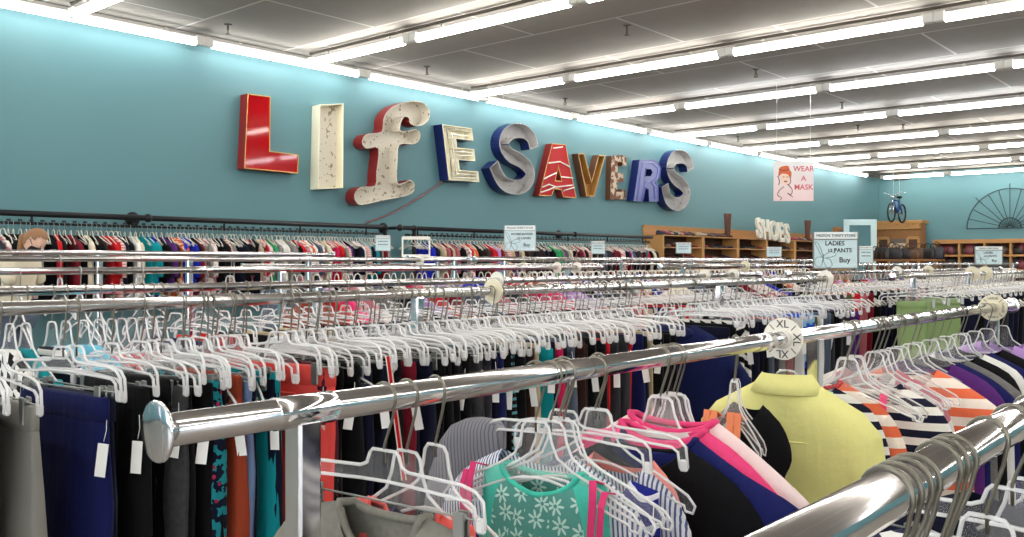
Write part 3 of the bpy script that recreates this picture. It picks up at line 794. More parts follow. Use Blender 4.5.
def fab(c):
    if c in K: return fabric(c.replace(' ', '_'), K[c])
    P = {'teal floral print': ('print', K['dark navy'], S(30, 130, 140), (44, S(150, 40, 70))), 'burgundy print': ('print', S(92, 30, 48), S(24, 22, 26), (30, S(190, 170, 160))),
         'black and white check': ('check', K['black'], K['white'], (.05,)), 'bright blue print': ('print', S(40, 90, 200), S(150, 200, 230), (24, S(20, 30, 80))), 'teal striped': ('hstripe', K['black'], S(90, 150, 160), (.02, .4)),
         'black and white print': ('zebra', K['black'], K['white'], None), 'heather grey': ('heather', S(128, 126, 124), S(96, 94, 92), (70,)), 'heather charcoal': ('heather', S(70, 70, 72), S(46, 46, 48), (70,)),
         'white floral print': ('print', S(224, 218, 212), S(190, 120, 130), (20, S(90, 110, 130))), 'orange print': ('print', S(206, 96, 54), S(232, 200, 170), (18, S(120, 40, 40))), 'navy striped': ('hstripe', K['dark navy'], K['white'], (.045, .35)),
         'pink striped': ('hstripe', S(200, 110, 130), K['cream'], (.03, .5)), 'speckled grey': ('dots', S(120, 116, 114), K['white'], (60, .3)), 'red plaid': ('check', S(140, 36, 44), S(60, 30, 50), (.06,))}[c]
    return fabric(c.replace(' ', '_'), P[1], P[0], P[2], P[3])

RAIL = {}
def rail_rack(key, Y, z, R, x0, x1, posts, label, cap=True, sleeve=(), square=.038):
    """one chrome garment rail on its square posts"""
    RAIL[key] = (Y, EYE + z, R)
    t = thing('clothes_rack', label, 'clothes rack', (x0, Y, 0), 0, 'chrome clothes rails of the shop floor'); L = x1 - x0; Z = EYE + z
    mb = MB(); mb.lathe([(R * .8, 0), (R, .001), (R, L - .001), (R * .8, L)], 'X', (0, 0, Z), 28 if R > .015 else 16); mb.build('rail', M['chrome'] if R > .015 else M['chrome_worn'], t)
    for x in posts:
        p = MB(); s = square; p.box((x - x0, 0, (Z - R * .6) / 2 + .02), (s, s, Z - R * .6 - .04), 0, None, .004); po = p.build('post', M['chrome'], t)
        f = MB(); f.box((x - x0, 0, .02), (.05, .5, .04), 0, None, .006); f.build('foot', M['chrome'], po)
    if cap:
        for xx, sg in ((0, -1), (L, 1)):
            c = MB(); h = sg; q = 1.0 if key != 'R' else .58; c.lathe([(R * .3, h * .0015), (R * 1.75 * q, h * .003), (R * 1.88 * q, h * .0015), (R * 1.8 * q, -h * .001), (R * 1.02, -h * .002)], 'X', (xx, 0, Z), 28); c.build('end_cap', M['chrome'], t)
    for x in sleeve:
        c = MB(); c.lathe([(R * 1.0, -.05), (R * 1.09, -.048), (R * 1.09, .048), (R * 1.0, .05)], 'X', (x - x0, 0, Z), 28); c.build('sleeve_coupling', M['chrome'], t)
    return t

def build_racks():
    rail_rack('N', 1.06, -.2085, .021, .56, 4.92, (.775, 2.56, 4.6), 'chrome rail in front with flared end cap, hung with tops', True, (.775, 2.22))
    rail_rack('R', .268, -.2, .021, .515, 2.7, (1.62,), 'closest chrome rail in the corner crowded with steel hooks', True, ())
    rail_rack('A', 1.85, -.088, .0135, -.4, 4.62, (.0, 1.735, 3.47), 'chrome rail packed with dark trousers on clear hangers', True, (2.35,), .03)
    rail_rack('B', 2.65, -.08, .0135, -.4, 5.5, (.1, 2.0, 4.0), 'chrome rail just behind the packed trouser rail', True, (3.0,), .03)
    rail_rack('C', 3.44, -.033, .0135, -.5, 4.84, (.2, 2.4, 4.5), 'bare chrome rail third behind the front rail', True, (2.0,), .03)
    rail_rack('D', 4.23, .015, .0135, -.6, 4.44, (.3, 2.4, 4.3), 'bare chrome rail at eye level before the wall clothes', True, (), .03)
    rail_rack('E', 5.0, .05, .0135, -.6, 3.9, (.3, 2.3, 3.7), 'highest bare chrome rail seen under the woman', True, (), .03)
    rail_rack('A2', 1.85, -.088, .0135, 5.62, 11.6, (6.0, 7.25, 9.2, 11.2), 'chrome rail with green trousers beyond the aisle', True, (7.9,), .03)
    rail_rack('B2', 2.65, -.08, .0135, 5.95, 11.8, (6.3, 8.6, 11.4), 'chrome rail carrying the large LADIES PANTS sign', True, (), .03)
    rail_rack('C2', 3.44, -.033, .0135, 5.58, 11.8, (5.9, 8.6, 11.4), 'chrome rail beyond the aisle below the shoe shelves', True, (7.1,), .03)
    rail_rack('D2', 4.23, .015, .0135, 4.5, 10.2, (4.8, 7.4, 9.9), 'long chrome rail at eye level below SHOES letters', True, (6.2,), .03)
    rail_rack('E2', 5.0, .03, .0135, 4.6, 11.0, (4.9, 7.4, 10.6), 'chrome rail under the WOMENSWEAR sign', True, (), .03)
    rail_rack('F', 7.2, -.03, .0135, 4.6, 15.2, (5.0, 8.4, 11.8, 15.0), 'long chrome rail of bright tops before the wall clothes', True, (), .03)
    rail_rack('G', 2.3, -.03, .0135, 13.0, 19.5, (13.3, 16.2, 19.2), 'farther chrome rail full of empty white hangers', True, (), .03)
    rail_rack('H', 4.1, -.03, .0135, 13.0, 19.5, (13.3, 16.2, 19.2), 'farthest chrome rail full of empty white hangers', True, (), .03)

def build_discs():
    def disc(key, px, label, r=.05, txt=None, mat='white', yaw=0., back=False):
        Y, Z, R = RAIL[key]; X = rod_x(px, Y); mb = MB(); n = 28; th = .003
        prof = [(R * 1.02, -th), (r * .99, -th), (r, 0), (r * .99, th), (R * 1.02, th)]
        mb.lathe(prof, 'Y', (0, 0, 0), n)
        mb.sm = [False] * len(mb.sm); mb.lathe([(R * 1.02, -.012), (R * 1.22, -.012), (R * 1.25, -.003)], 'Y', (0, 0, 0), 20)
        o = mb.build('size_divider', M[mat], None, (X, Y, Z), -PI / 2 + yaw); tag(o, label, 'size marker', 'round white size dividers')
        if txt:
            for a in (0, 90, 180, 270):
                me = text_mesh(txt, r * (.52 if len(txt) < 3 else .24), .0005); aa = math.radians(a); ca, sa = math.cos(aa), math.sin(aa)
                for v in me.vertices:
                    x, y, q = v.co; y += r * .7; v.co = (x * ca + y * sa, -th - .001 + q, -x * sa + y * ca)
                link('lettering', me, M['ink'], o)
            ln = MB()
            for a in (45, 135, 225, 315):
                u, w = math.sin(math.radians(a)), math.cos(math.radians(a)); ln.tube([(u * r * .6, -th, w * r * .6), (u * r * .93, -th, w * r * .93)], .0012, 4)
            ln.build('divider_line', M['ink'], o)
        return o
    disc('N', 783, 'round white XL size divider on the front rail', .057, 'XL')
    disc('N', 993, 'round cream size divider at the far end of front rail', .06, 'LARGE', 'cream')
    disc('A', 493, 'cream round divider on the trouser rail, left of centre', .038, None, 'cream')
    disc('A', 825, 'white round divider at the far end of the trouser rail', .045, None)
    disc('B', 497, 'white round divider behind the cream one', .038, None)
    disc('B', 705, 'white round divider on the rail behind navy hooded jacket', .036, None)
    disc('B', 733, 'white round divider near the end of the second rail', .04, None)
    disc('C', 557, 'white round divider near the end of the bare rail', .034, None)
    disc('C', 577, 'last white round divider on the bare rail', .034, None)
    disc('C2', 745, 'cream round divider below the SHOES letters', .045, None, 'cream')
    disc('B2', 897, 'white round divider between the two paper signs', .045, None)
    disc('B2', 928, 'cream round divider before the wooden hutch', .05, None, 'cream')
    disc('A2', 972, 'cream round divider below the farther LADIES PANTS sign', .055, None, 'cream')
    disc('A2', 985, 'second cream divider below the farther LADIES PANTS sign', .055, None, 'cream')
    disc('D', 420, 'white round divider on the eye level rail', .036, None)

TV = {}
def trouser(seed, fine, hw=.155, L=.98):
    k = (seed, fine, hw, L)
    if k not in TV: TV[k] = (trousers_mesh(seed, fine, hw, L), waist_mesh(seed, fine, hw))
    return TV[k]
_ptag = None
def put_trousers(key, X, colour, label, seed, fine, hw=.155, L=.98, tagged=False, yaw=0., group=None, dz=0., roll=0.):
    global _ptag
    Y, Z, R = RAIL[key]; me, wm = trouser(seed, fine, hw, L)
    o = link('trousers', me, [fab(colour)], None, None, 0, True)
    o.location = (X, Y, Z + dz); o.rotation_euler = (0, roll, -PI / 2 + yaw); tag(o, label, 'trousers', group)
    link('waistband', wm, [fab(colour)], o, None, 0, True)
    if tagged:
        if _ptag is None: _ptag = price_tag_mesh()
        p = link('price_tag', _ptag, M['tag'], o); p.location = (hw * 1.02, -.014, -.19 - rnd.random() * .03); p.rotation_euler = (rnd.uniform(-.1, .1), rnd.uniform(-.25, .25), rnd.uniform(.2, .9))
        p['label'] = 'white paper price tag'
    return o

def build_rail_a():
    # px: the near edge of each pair as it shows in the photograph; the rail is read from left to right
    near = 1.85 - .155
    seq = [(-60, 'black'), (-35, 'dark navy'), (-8, 'charcoal'), (31, 'grey'), (99, 'navy'), (112, 'dark navy'), (150, 'black'), (178, 'black'), (192, 'heather charcoal'), (204, 'black'), (220, 'teal floral print'), (229, 'black'), (239, 'rust brown'), (250, 'pale blue denim'), (257, 'dark navy'), (273, 'teal'), (281, 'dark navy'),
           (318, 'coral red'), (330, 'burgundy print'), (338, 'burgundy print'), (349, 'black'), (358, 'black'), (367, 'dark navy'), (376, 'black'), (386, 'dark navy'), (394, 'black'), (410, 'burgundy'), (420, 'dark navy'), (430, 'dark navy'), (440, 'black'), (449, 'black'), (457, 'black'), (466, 'charcoal'), (473, 'black'), (481, 'heather charcoal'), (487, 'charcoal'),
           (493, 'dark navy'), (500, 'navy'), (508, 'black'), (516, 'teal striped'), (523, 'black'), (529, 'dark navy'), (536, 'dark brown'), (541, 'beige'), (548, 'teal'), (554, 'dark navy'), (563, 'magenta'), (568, 'dark navy'), (574, 'slate'), (582, 'dark brown'), (590, 'dark brown'), (598, 'black'), (604, 'black'), (612, 'red'), (618, 'charcoal'), (625, 'charcoal'), (634, 'red'),
           (640, 'navy'), (645, 'dark navy'), (655, 'beige'), (661, 'black'), (668, 'black'), (676, 'black'), (729, 'dark navy'), (736, 'black'), (742, 'black and white print'), (749, 'black and white check'), (756, 'dark navy'), (762, 'dark navy'), (768, 'black'), (773, 'slate'), (778, 'charcoal'), (783, 'grey'), (789, 'dusty rose'), (795, 'heather grey'), (801, 'white'), (807, 'bright blue print'),
           (813, 'bright blue print'), (818, 'olive'), (824, 'white'), (829, 'slate'), (834, 'charcoal'), (839, 'black'), (844, 'charcoal'), (849, 'charcoal'), (854, 'purple'), (859, 'purple')]
    lab_h = 'clear plastic clip hanger holding trousers on the packed trouser rail'
    lx = -9
    for i, (px, c) in enumerate(seq):
        X = rod_x(px, near); hw = .155 if px not in (318,) else .17
        wide = px in (31, 99, 178, 318); L = .98
        yaw = rnd.uniform(-.14, .14) if not wide else {31: .05, 99: .1, 178: .16, 318: .2}[px]
        lab = f'{c} trousers, {nth(i + 1)} pair along the packed trouser rail'
        o = put_trousers('A', X, c, lab, i % 9, True, hw, L, px > 100 and (i % 3 == 0 or px in (112, 192, 239, 327)), yaw, None, rnd.uniform(-.012, .008))
        if px == 318:
            o['label'] = 'coral red trousers with a flap pocket, turned towards the viewer'
            mb = MB(); mb.box((.03, -.024, -.265), (.1, .006, .075), 0, None, .003); mb.box((.03, -.029, -.235), (.104, .006, .028), 0, None, .002)
            mb.build('flap_pocket', fab('coral red'), o)
        ho = hang('slim', X, 1.85 + rnd.uniform(-.008, .008), RAIL['A'][1], RAIL['A'][2], lab_h, 'clip hangers on the packed trouser rail', True, yaw + rnd.uniform(-.1, .1), 0, px < 520); ho.rotation_euler.y = rnd.uniform(-.05, .05)
        # spare empty hangers pushed in between
        if 520 > px > 185 and i % 2 == 0 or px > 520 and i % 3 == 0:
            hang('slim' if i % 4 else 'top', X + rnd.uniform(.012, .03), 1.85 + rnd.uniform(-.01, .03), RAIL['A'][1], RAIL['A'][2], 'empty clear plastic hanger squeezed into the packed trouser rail', 'empty hangers on the packed trouser rail', True, rnd.uniform(-.4, .4), 0, False).rotation_euler.y = rnd.uniform(-.1, .1)
    # the big hooded jacket
    X = rod_x(668, 1.85)
    f, fr, bk, _ = tee_mb(31, .04, .02, .075, .2, .8, .235, .25, -.15, .02, .05, .075, .36)
    o = garment('jacket', f, fab('dark navy') if False else fabric('jacket_navy', S(20, 28, 72)), X, 1.83, RAIL['A'][1], 'big navy hooded jacket bulging out of the trouser rail', 'jacket', .35)
    hood = MB(); hood.ball((-.01, -.03, -.185), (.1, .045, .035), 14); hood.build('hood', fabric('jacket_navy', S(20, 28, 72)), o)
    z = MB(); z.tube([(0, -.054, -.2), (0, -.06, -.4), (0, -.058, -.9)], .004, 6); z.build('zip', M['clip'], o)
    hang('top', X, 1.85, RAIL['A'][1], RAIL['A'][2], 'clear plastic hanger inside the big navy hooded jacket', None, True, .35)

def fill_tops(key, x0, x1, step, colours, where, kind='top', hangers='top', hgroup=None, hlabel=None, fine=False, over=None, yawr=.15, seedn=5, L=None, every=1, neck=-.15, hw=.2):
    Y, Z, R = RAIL[key]; n = int((x1 - x0) / step); ms = getattr(fill_tops, 'ms', {})
    fill_tops.ms = ms
    for i in range(n):
        x = x0 + (i + .5) * step + rnd.uniform(-.2, .2) * step; c = colours[rnd.randrange(len(colours))] if over is None or i not in over else over[i]
        sd = rnd.randrange(seedn); k = (sd, fine, neck, hw)
        if k not in ms: ms[k] = top_mesh(sd, fine, hw + .012 * (sd % 3), .56 + .05 * sd, .12 if sd % 2 else .34, neck)
        if i % every == 0:
            o = link('hanging_top', ms[k], [fab(c)], None, None, 0, True); o.location = (x, Y, Z); yaw = rnd.uniform(-yawr, yawr); o.rotation_euler = (0, rnd.uniform(-.03, .03), -PI / 2 + yaw)
            tag(o, f'{c} top, {nth(i + 1)} garment from the left {where}', 'top')
            if hlabel: hang(hangers, x, Y, Z, R, hlabel, hgroup, False, yaw, 0, False)

def build_other_rails():
    Y, Z, R = RAIL['B']
    # rail B, left end: sky-blue shirt, pinks and reds, then a wall of clear hangers with trousers
    items = [(10, 'black and white check'), (26, 'teal'), (52, 'navy striped'), (66, 'sky blue'), (84, 'sky blue')]
    for i, (px, c) in enumerate(items):
        X = rod_x(px, Y); sd = 40 + i
        big = c == 'sky blue'
        o = garment('hanging_top', top_mesh(sd, True, .21 if big else .19, .62, .1, -.16), fab(c), X, Y, Z, f'{c} top on the second rail, {nth(i + 1)} garment from its left end', 'top', rnd.uniform(-.1, .1) + (.25 if big else 0))
        hang('top', X, Y, Z, R, 'clear hanger holding a top at the left end of the second rail', 'hangers under the tops at the left end of the second rail', True)
    for i, px in enumerate((99, 112, 122, 132, 142, 152, 161)):
        X = rod_x(px, Y); c = ['dusty rose', 'hot pink', 'coral red', 'red', 'magenta', 'coral red', 'hot pink'][i]
        o = garment('hanging_top', top_mesh(50 + i % 3, True, .17, .55, .1, -.2), fab(c), X, Y, Z, f'{c} top, {nth(i + 1)} of the pink and red tops behind trousers', 'top', rnd.uniform(-.1, .1))
        hang('top', X, Y, Z, R, 'clear hanger above the pink and red tops behind the trousers', 'hangers over the pink and red tops', True)
    cols = ['black', 'dark navy', 'red', 'black', 'charcoal', 'dark navy', 'burgundy', 'black', 'slate', 'dark brown', 'black', 'navy', 'beige']
    n = 46; xa, xb = rod_x(176, Y), 5.3
    for i in range(n):
        X = xa + (xb - xa) * i / n; c = ['navy', 'red', 'red', 'black'][i] if i < 4 else cols[rnd.randrange(len(cols))]
        put_trousers('B', X, c, f'{c} trousers on the second rail, {nth(i + 1)} pair after the pink tops', i % 5 + 20, False, .155, .95, i % 4 == 0, rnd.uniform(-.1, .1))
        hang('slim', X, Y, Z, R, 'clear plastic hanger on the second rail behind the packed trousers', 'hangers on the second rail', True, rnd.uniform(-.1, .1), 0, False)
    # C, D: a few empty hangers and odd tops
    for key, pxs, lab in (('C', (20, 80, 96, 142, 205, 290, 330, 420, 450, 520), 'third'), ('D', (60, 140, 230, 300, 350, 470), 'fourth')):
        Y, Z, R = RAIL[key]
        for px in pxs: hang('top', rod_x(px, Y), Y, Z, R, f'lone empty clear hanger on the bare {lab} rail', f'lone hangers on the bare {lab} rail', False, rnd.uniform(-.2, .2))
    Y, Z, R = RAIL['C']
    for i, (px, c) in enumerate([(312, 'rust brown'), (326, 'red'), (343, 'hot pink'), (362, 'white floral print'), (380, 'speckled grey'), (398, 'black'), (411, 'lilac'), (431, 'red'), (450, 'burgundy'), (470, 'slate'), (488, 'dusty rose'), (510, 'charcoal'), (531, 'magenta'), (548, 'hot pink'), (566, 'lilac'), (580, 'dark navy')]):
        X = rod_x(px, Y)
        garment('hanging_top', top_mesh(60 + i % 4, False, .2, .5, .12, -.12), fab(c), X, Y, Z, f'{c} top on the third rail, {nth(i + 1)} from the brown one', 'top', rnd.uniform(-.3, .3))
    # beyond the aisle
    Y, Z, R = RAIL['A2']
    for i, (X, c, hw, L) in enumerate([(5.98, 'sage green', .085, .72), (6.3, 'sage green', .05, .5), (6.62, 'sage green', .11, .78)]):
        put_trousers('A2', X, c, f'{c} cropped trousers, {["left pair", "short middle pair", "right pair"][i]} of the green three beyond the front rail', 70 + i, True, hw, L, False, .22, None)
        hang('slim', X, Y, Z, R, 'clear hanger holding green trousers beyond the aisle', 'hangers of the green trousers', True, .35)
    dk = ['dark navy', 'black', 'navy', 'dark navy', 'black', 'charcoal', 'dark navy']
    for i in range(26):
        X = 6.85 + i * .17; c = dk[i % 7] if i != 12 else 'beige'
        put_trousers('A2', X, c, f'{c} trousers beyond the green ones, {nth(i + 1)} pair behind them', 75 + i % 3, False, .17, .9, False, rnd.uniform(0, .3))
        hang('slim', X, Y, Z, R, 'clear hanger on the rail of green trousers beyond the aisle', 'hangers on the rail beyond the aisle', False, rnd.uniform(-.1, .2), 0, False)
    Y, Z, R = RAIL['B2']
    cc = ['dark navy', 'black', 'charcoal', 'olive', 'red', 'dusty rose', 'burgundy', 'black', 'dark navy']
    for i in range(36):
        X = 6.2 + i * .15; c = cc[i % 9]
        put_trousers('B2', X, c, f'{c} trousers, {nth(i + 1)} pair on the rail with the large pants sign', 75 + i % 3, False, .17, .9, False, rnd.uniform(0, .3))
        hang('slim', X, Y, Z, R, 'clear hanger on the rail under the large pants sign', 'hangers under the large pants sign', False, rnd.uniform(-.1, .2), 0, False)
    mixed = ['black', 'dark navy', 'red', 'cream', 'white floral print', 'charcoal', 'pink striped', 'burgundy', 'slate', 'orange print', 'lilac', 'navy striped', 'royal blue']
    fill_tops('C2', 5.75, 11.6, .16, mixed, 'on the rail below the shoe shelves', hlabel='clear hanger on the rail below the shoe shelves', hgroup='hangers below the shoe shelves')
    fill_tops('E2', 5.2, 10.8, .2, mixed, 'on the rail under the WOMENSWEAR sign')
    bright = ['red', 'hot pink', 'black', 'dusty rose', 'lilac', 'royal blue', 'white', 'coral red', 'speckled grey', 'dark navy', 'magenta', 'slate', 'cream']
    fill_tops('F', 4.9, 15.0, .15, bright, 'on the long rail before the wall clothes')
    # rows of far hangers nobody could count
    mb = MB(); V = mirror_half(TOP_HALF)[::2]
    def add_h(X, Y, Z, yaw, r=.006):
        c, s_ = math.cos(-PI / 2 + yaw), math.sin(-PI / 2 + yaw)
        mb.tube([(X + x * c, Y + x * s_, Z + z) for x, z in V], r, 3, 0, True)
        mb.tube([(X, Y, Z - .09), (X + .02 * c, Y + .02 * s_, Z), (X, Y, Z + .02), (X - .02 * c, Y - .02 * s_, Z)], .003, 3, 1)
    for key, a, b, st in (('G', 13.1, 19.3, .07), ('H', 13.1, 19.3, .07), ('F', 4.9, 15, .12), ('D2', 5.0, 10, .09), ('A2', 6.9, 11.4, .1), ('B2', 6.3, 11.6, .1)):
        Y, Z, R = RAIL[key]; x = a
        while x < b: add_h(x, Y, Z, rnd.uniform(-.3, .3)); x += st * rnd.uniform(.6, 1.4)
    o = mb.build('far_hangers', [M['white'], M['steel']]); tag(o, 'crowd of small white hangers on the far chrome rails', 'hangers', None, 'stuff')

def build_wall_rails():
    Yw = 9.92; zt, zl = EYE + .50, EYE + .40; cols = ['black', 'dark navy', 'charcoal', 'black', 'white', 'cream', 'burgundy', 'teal', 'grey', 'black', 'speckled grey', 'white floral print', 'charcoal', 'purple', 'beige', 'slate', 'dark brown', 'black', 'pink striped', 'dark navy', 'black', 'dark navy', 'black', 'white']
    cols2 = ['dark brown', 'dusty rose', 'black', 'charcoal', 'beige', 'speckled grey', 'white floral print', 'black', 'pink striped', 'burgundy', 'cream', 'charcoal', 'black', 'slate', 'red plaid', 'dusty rose', 'dark navy']
    for nm, x0, x1, lab, where, cs, st in (('W1', 2.4, rod_x(385, Yw), 'long black pipe rail on the teal wall above the woman', 'on the first black wall rail', cols, .062), ('W2', rod_x(400, Yw), rod_x(652, Yw), 'long black pipe rail on the teal wall below SAVERS', 'on the second black wall rail', cols2, .086)):
        t = thing('pipe_rail', lab, 'pipe rail', (x0, Yw, 0), 0, 'black pipe rails on the teal wall'); L = x1 - x0
        mb = MB(); mb.tube([(0, 0, zt), (L * .5, 0, zt), (L, 0, zt)], .032, 10); mb.build('top_pipe', M['iron'], t)
        mb = MB(); mb.tube([(0.1, 0, zl), (L - .1, 0, zl)], .014, 8); mb.build('hanging_rail', M['iron'], t)
        xe = L if nm == 'W1' else .28
        mb = MB(); mb.tube([(xe, 0, zt), (xe, 0, .0)], .032, 10); mb.ball((xe, 0, zt), .046, 10); mb.build('standpipe', M['iron'], t)
        for q in range(6):
            x = .35 + (L - .7) * q / 5; mb = MB(); mb.tube([(x, 0, zt - .02), (x, 0, zl - .01)], .014, 6); mb.lathe([(.02, -.02), (.022, 0), (.02, .02)], 'X', (x, 0, zl), 8); mb.build('drop_link', M['iron'], t)
        for x in ((rod_x(148, Yw) - x0, .9) if nm == 'W1' else (.0, L * .62)):
            mb = MB(); mb.tube([(x, 0, zt), (x, WALL - Yw, zt)], .026, 8); mb.lathe([(.03, WALL - Yw - .03), (.085, WALL - Yw - .025), (.085, WALL - Yw - .004), (.03, WALL - Yw)], 'Y', (x, 0, zt), 14); mb.ball((x, 0, zt), .05, 8); mb.build('wall_flange', M['iron'], t)
        RAIL[nm] = (Yw, zl, .014)
        over = {}
        if nm == 'W1':
            n = int((x1 - .1 - 3.2) / st)
            for px, c in ((5, 'black'), (50, 'black'), (58, 'red'), (82, 'black'), (90, 'black'), (103, 'red'), (106, 'red'), (117, 'dark navy'), (133, 'cream'), (137, 'cream'), (149, 'royal blue'), (153, 'royal blue'), (171, 'orange print'), (174, 'orange print'), (183, 'royal blue'), (186, 'royal blue'), (246, 'dusty rose'), (261, 'red'), (268, 'green'), (274, 'white'), (292, 'red'), (300, 'orange'), (327, 'magenta'), (331, 'red'), (360, 'teal'), (363, 'teal'), (374, 'burgundy')):
                over[int((rod_x(px, Yw) - 3.2) / st)] = c
            fill_tops(nm, 3.2, x1 - .1, st, cs, where, over=over, yawr=.3, neck=-.115, hw=.19)
        else:
            for px, c in ((414, 'royal blue'), (418, 'royal blue'), (421, 'royal blue'), (447, 'dusty rose'), (464, 'red'), (470, 'orange'), (483, 'red'), (487, 'red'), (492, 'lilac'), (501, 'beige'), (546, 'green'), (549, 'green'), (555, 'slate'), (562, 'cream'), (610, 'burgundy'), (622, 'lilac'), (640, 'red')):
                over[int((rod_x(px, Yw) - x0 - .45) / st)] = c
            fill_tops(nm, x0 + .45, x1 - .1, st, cs, where, over=over, yawr=.3, neck=-.115, hw=.19)
    mb = MB(); V = mirror_half(TOP_HALF)[::2]
    for nm, a, b, st in (('W1', 3.1, RAIL and rod_x(383, 9.92), .055), ('W2', rod_x(410, 9.92), rod_x(650, 9.92), .075)):
        Y, Z, R = RAIL[nm]; x = a
        while x < b:
            yaw = rnd.uniform(-.3, .3); c, s_ = math.cos(-PI / 2 + yaw), math.sin(-PI / 2 + yaw)
            mb.tube([(x + q * c, Y + q * s_, Z + z * .9 + .02) for q, z in V], .006, 3, 0, True)
            mb.tube([(x, Y, Z - .07), (x + .02 * c, Y + .02 * s_, Z), (x, Y, Z + .02), (x - .02 * c, Y - .02 * s_, Z)], .0035, 3, 1)
            x += st * rnd.uniform(.7, 1.3)
    o = mb.build('pipe_rail_hangers', [M['white'], M['steel']]); tag(o, 'dense row of white hangers along both black wall rails', 'hangers', None, 'stuff')
    # little size tabs along the rails
    s = MB()
    for nm, a, b in (('W1', 3.2, 8.3), ('W2', 9.6, 15.6)):
        x = a
        while x < b: s.box((x, 9.92, EYE + .43), (.04, .012, .022), 0, None, .003); x += .11
    tag(s.build('size_tabs', M['ink']), 'row of tiny dark size tabs along the wall rails', 'size tabs', None, 'stuff')
# ------------------------------------------------------------------ the front rails
def build_front():
    Y, Z, R = RAIL['N']; ST = .014
    def put(name, mb, mat, X, label, cat, yaw=0., dy=0., roll=0., dz=0.):
        return garment(name, mb, mat, X, Y + dy, Z + dz, label, cat, yaw, roll)
    def ring(o, n, r, mat, t=.014):
        return neck_ring(n[0], n[1], n[2], n[3], r, t).build('neckband', mat, o)
    def H(kind, px=None, X=None, label='', yaw=0., dy=0., group=None, clips=True, roll=0., clipx=.125):
        o = hang(kind, X if X is not None else rod_x(px, Y), Y + dy, Z, R, label, group, True, yaw, 0, clips, None, clipx)
        o.rotation_euler.y = roll; return o
    # 1 grey tee on a clip hanger
    hg = fabric('heather_stone', S(140, 138, 128), 'heather', S(112, 110, 102), (90,))
    X = .925
    m, f, b, n = tee_mb(1, .075, .02, .083, .19, .66, .19, .17, -.168, ST, .03, .03)
    o = put('t_shirt', m, hg, X, 'heather grey t-shirt clipped to the nearest hanger by the post', 't-shirt', .1)
    ring(o, n, .007, hg); 
    mb = MB(); ribbon(mb, [(-.055, -.034, -.3), (-.03, -.036, -.272), (-.012, -.036, -.262)], .012); mb.build('lime_trim', plain('lime_print', S(170, 220, 60), .6), o)
    h = H('slim', X=X, label='clear clip hanger beside the chrome post, holding the heather grey t-shirt', yaw=.1, clipx=.15)
    # 2 coral tank behind it, navy lace camisole
    coral = fabric('coral_knit', S(242, 106, 100)); ink = fabric('navy_lace', S(30, 32, 92), 'print', S(70, 60, 110), (40, S(20, 22, 60)))
    m, f, b, n = tank_mb(2, .16, .07, .075, .06, .6, .18, -.172, ST); o = put('tank_top', m, coral, .975, 'coral tank top behind the heather grey t-shirt', 'tank top', .05); ring(o, n, .005, coral)
    H('top', X=.972, label='clear hanger with tall neck inside the coral tank top', yaw=.05)
    m, f, b, n = tank_mb(3, .13, .09, .08, .03, .6, .17, -.2, ST); put('camisole', m, ink, 1.02, 'dark navy lace camisole between coral tank and hanger', 'camisole', 0)
    H('top', X=1.035, label='clear hanger with tall bottle neck just right of the post', yaw=-.1)
    # white ribbon hanging from the rail
    Yr = 1.62; Pt = lambda x, y: on_y(x, y, Yr); A_, B_ = Pt(388, 356), Pt(404, 480)
    mb = MB(); ribbon(mb, [A_, A_.lerp(B_, .5), B_], .013, .0015, 0, Vector((.6, -.7, 0))); ro = mb.build('ribbon_tie', M['white']); tag(ro, 'thin red ribbon with white edges hanging in front of the trousers', 'ribbon')
    dv = Vector((-.003, -.003, 0)); mb = MB(); ribbon(mb, [A_ + dv, A_.lerp(B_, .5) + dv, B_ + dv], .007, .001, 0, Vector((.6, -.7, 0))); mb.build('red_stripe', fab('red'), ro)
    # 4 grey knit with raised collar, pale striped blouse
    knit = fabric('grey_rib_knit', S(126, 126, 132), 'vstripe', S(98, 98, 104), (.008, .35))
    mb = MB(); lv = [(-.118, .02, .012, .015, 0), (-.124, .04, .026, .01, 0), (-.14, .06, .036, -.0, 0), (-.175, .074, .04, -.012, 0), (-.25, .08, .04, -.03, 0), (-.34, .084, .04, -.035, 0), (-.5, .1, .044, -.03, 0), (-.72, .11, .044, -.02, 0)]
    mb.rings(loft_rows(lv, 44, 4.3, .028, 4.)); o = put('sweater', mb, knit, 1.4, 'grey ribbed knit sweater folded over its hanger', 'sweater', .15, .235, .06)
    c = MB(); c.rings(loft_rows([(-.7, .113, .047, -.02, 0), (-.715, .117, .05, -.02, 0), (-.75, .114, .048, -.02, 0)], 30, 2, .006)); c.build('hem_band', knit, o)
    H('slim', X=1.4, label='clear clip hanger between the grey sweater and the teal tank', yaw=.05, dy=.02, clips=False)
    strp = fabric('pale_blue_stripe', S(222, 224, 230), 'vstripe', S(84, 96, 136), (.0085, .42))
    m, f, b, n = tee_mb(5, .1, .03, .09, .19, .64, .19, .12, -.165, ST, .03); o = put('striped_blouse', m, strp, 1.375, 'pale blouse with fine blue stripes left of the teal tank', 'blouse', .08, .06)
    # 5 pink cami and teal tank
    pinkd = fabric('raspberry_cloth', S(216, 62, 116))
    X = 1.33; tealc = fabric('teal_floral_tank', S(78, 200, 178), 'floral', S(196, 234, 222), (25, .0185, S(92, 162, 150)))
    m, f, b, n = tank_mb(6, .045, .02, .085, .05, .64, .172, -.178, .011, .03, .2, wr=.006)
    o = put('tank_top', m, tealc, X, 'teal tank top with white flower print, front centre', 'tank top', .12, .015); nb = ring(o, n, .0062, fabric('teal_binding', S(70, 194, 170)), .016)
    mb = MB(); mb.box((0, -.012, 0), (.03, .002, .02)); mb.build('neck_label', M['tag'], o, (-.02, .022, -.27))
    mb = MB()
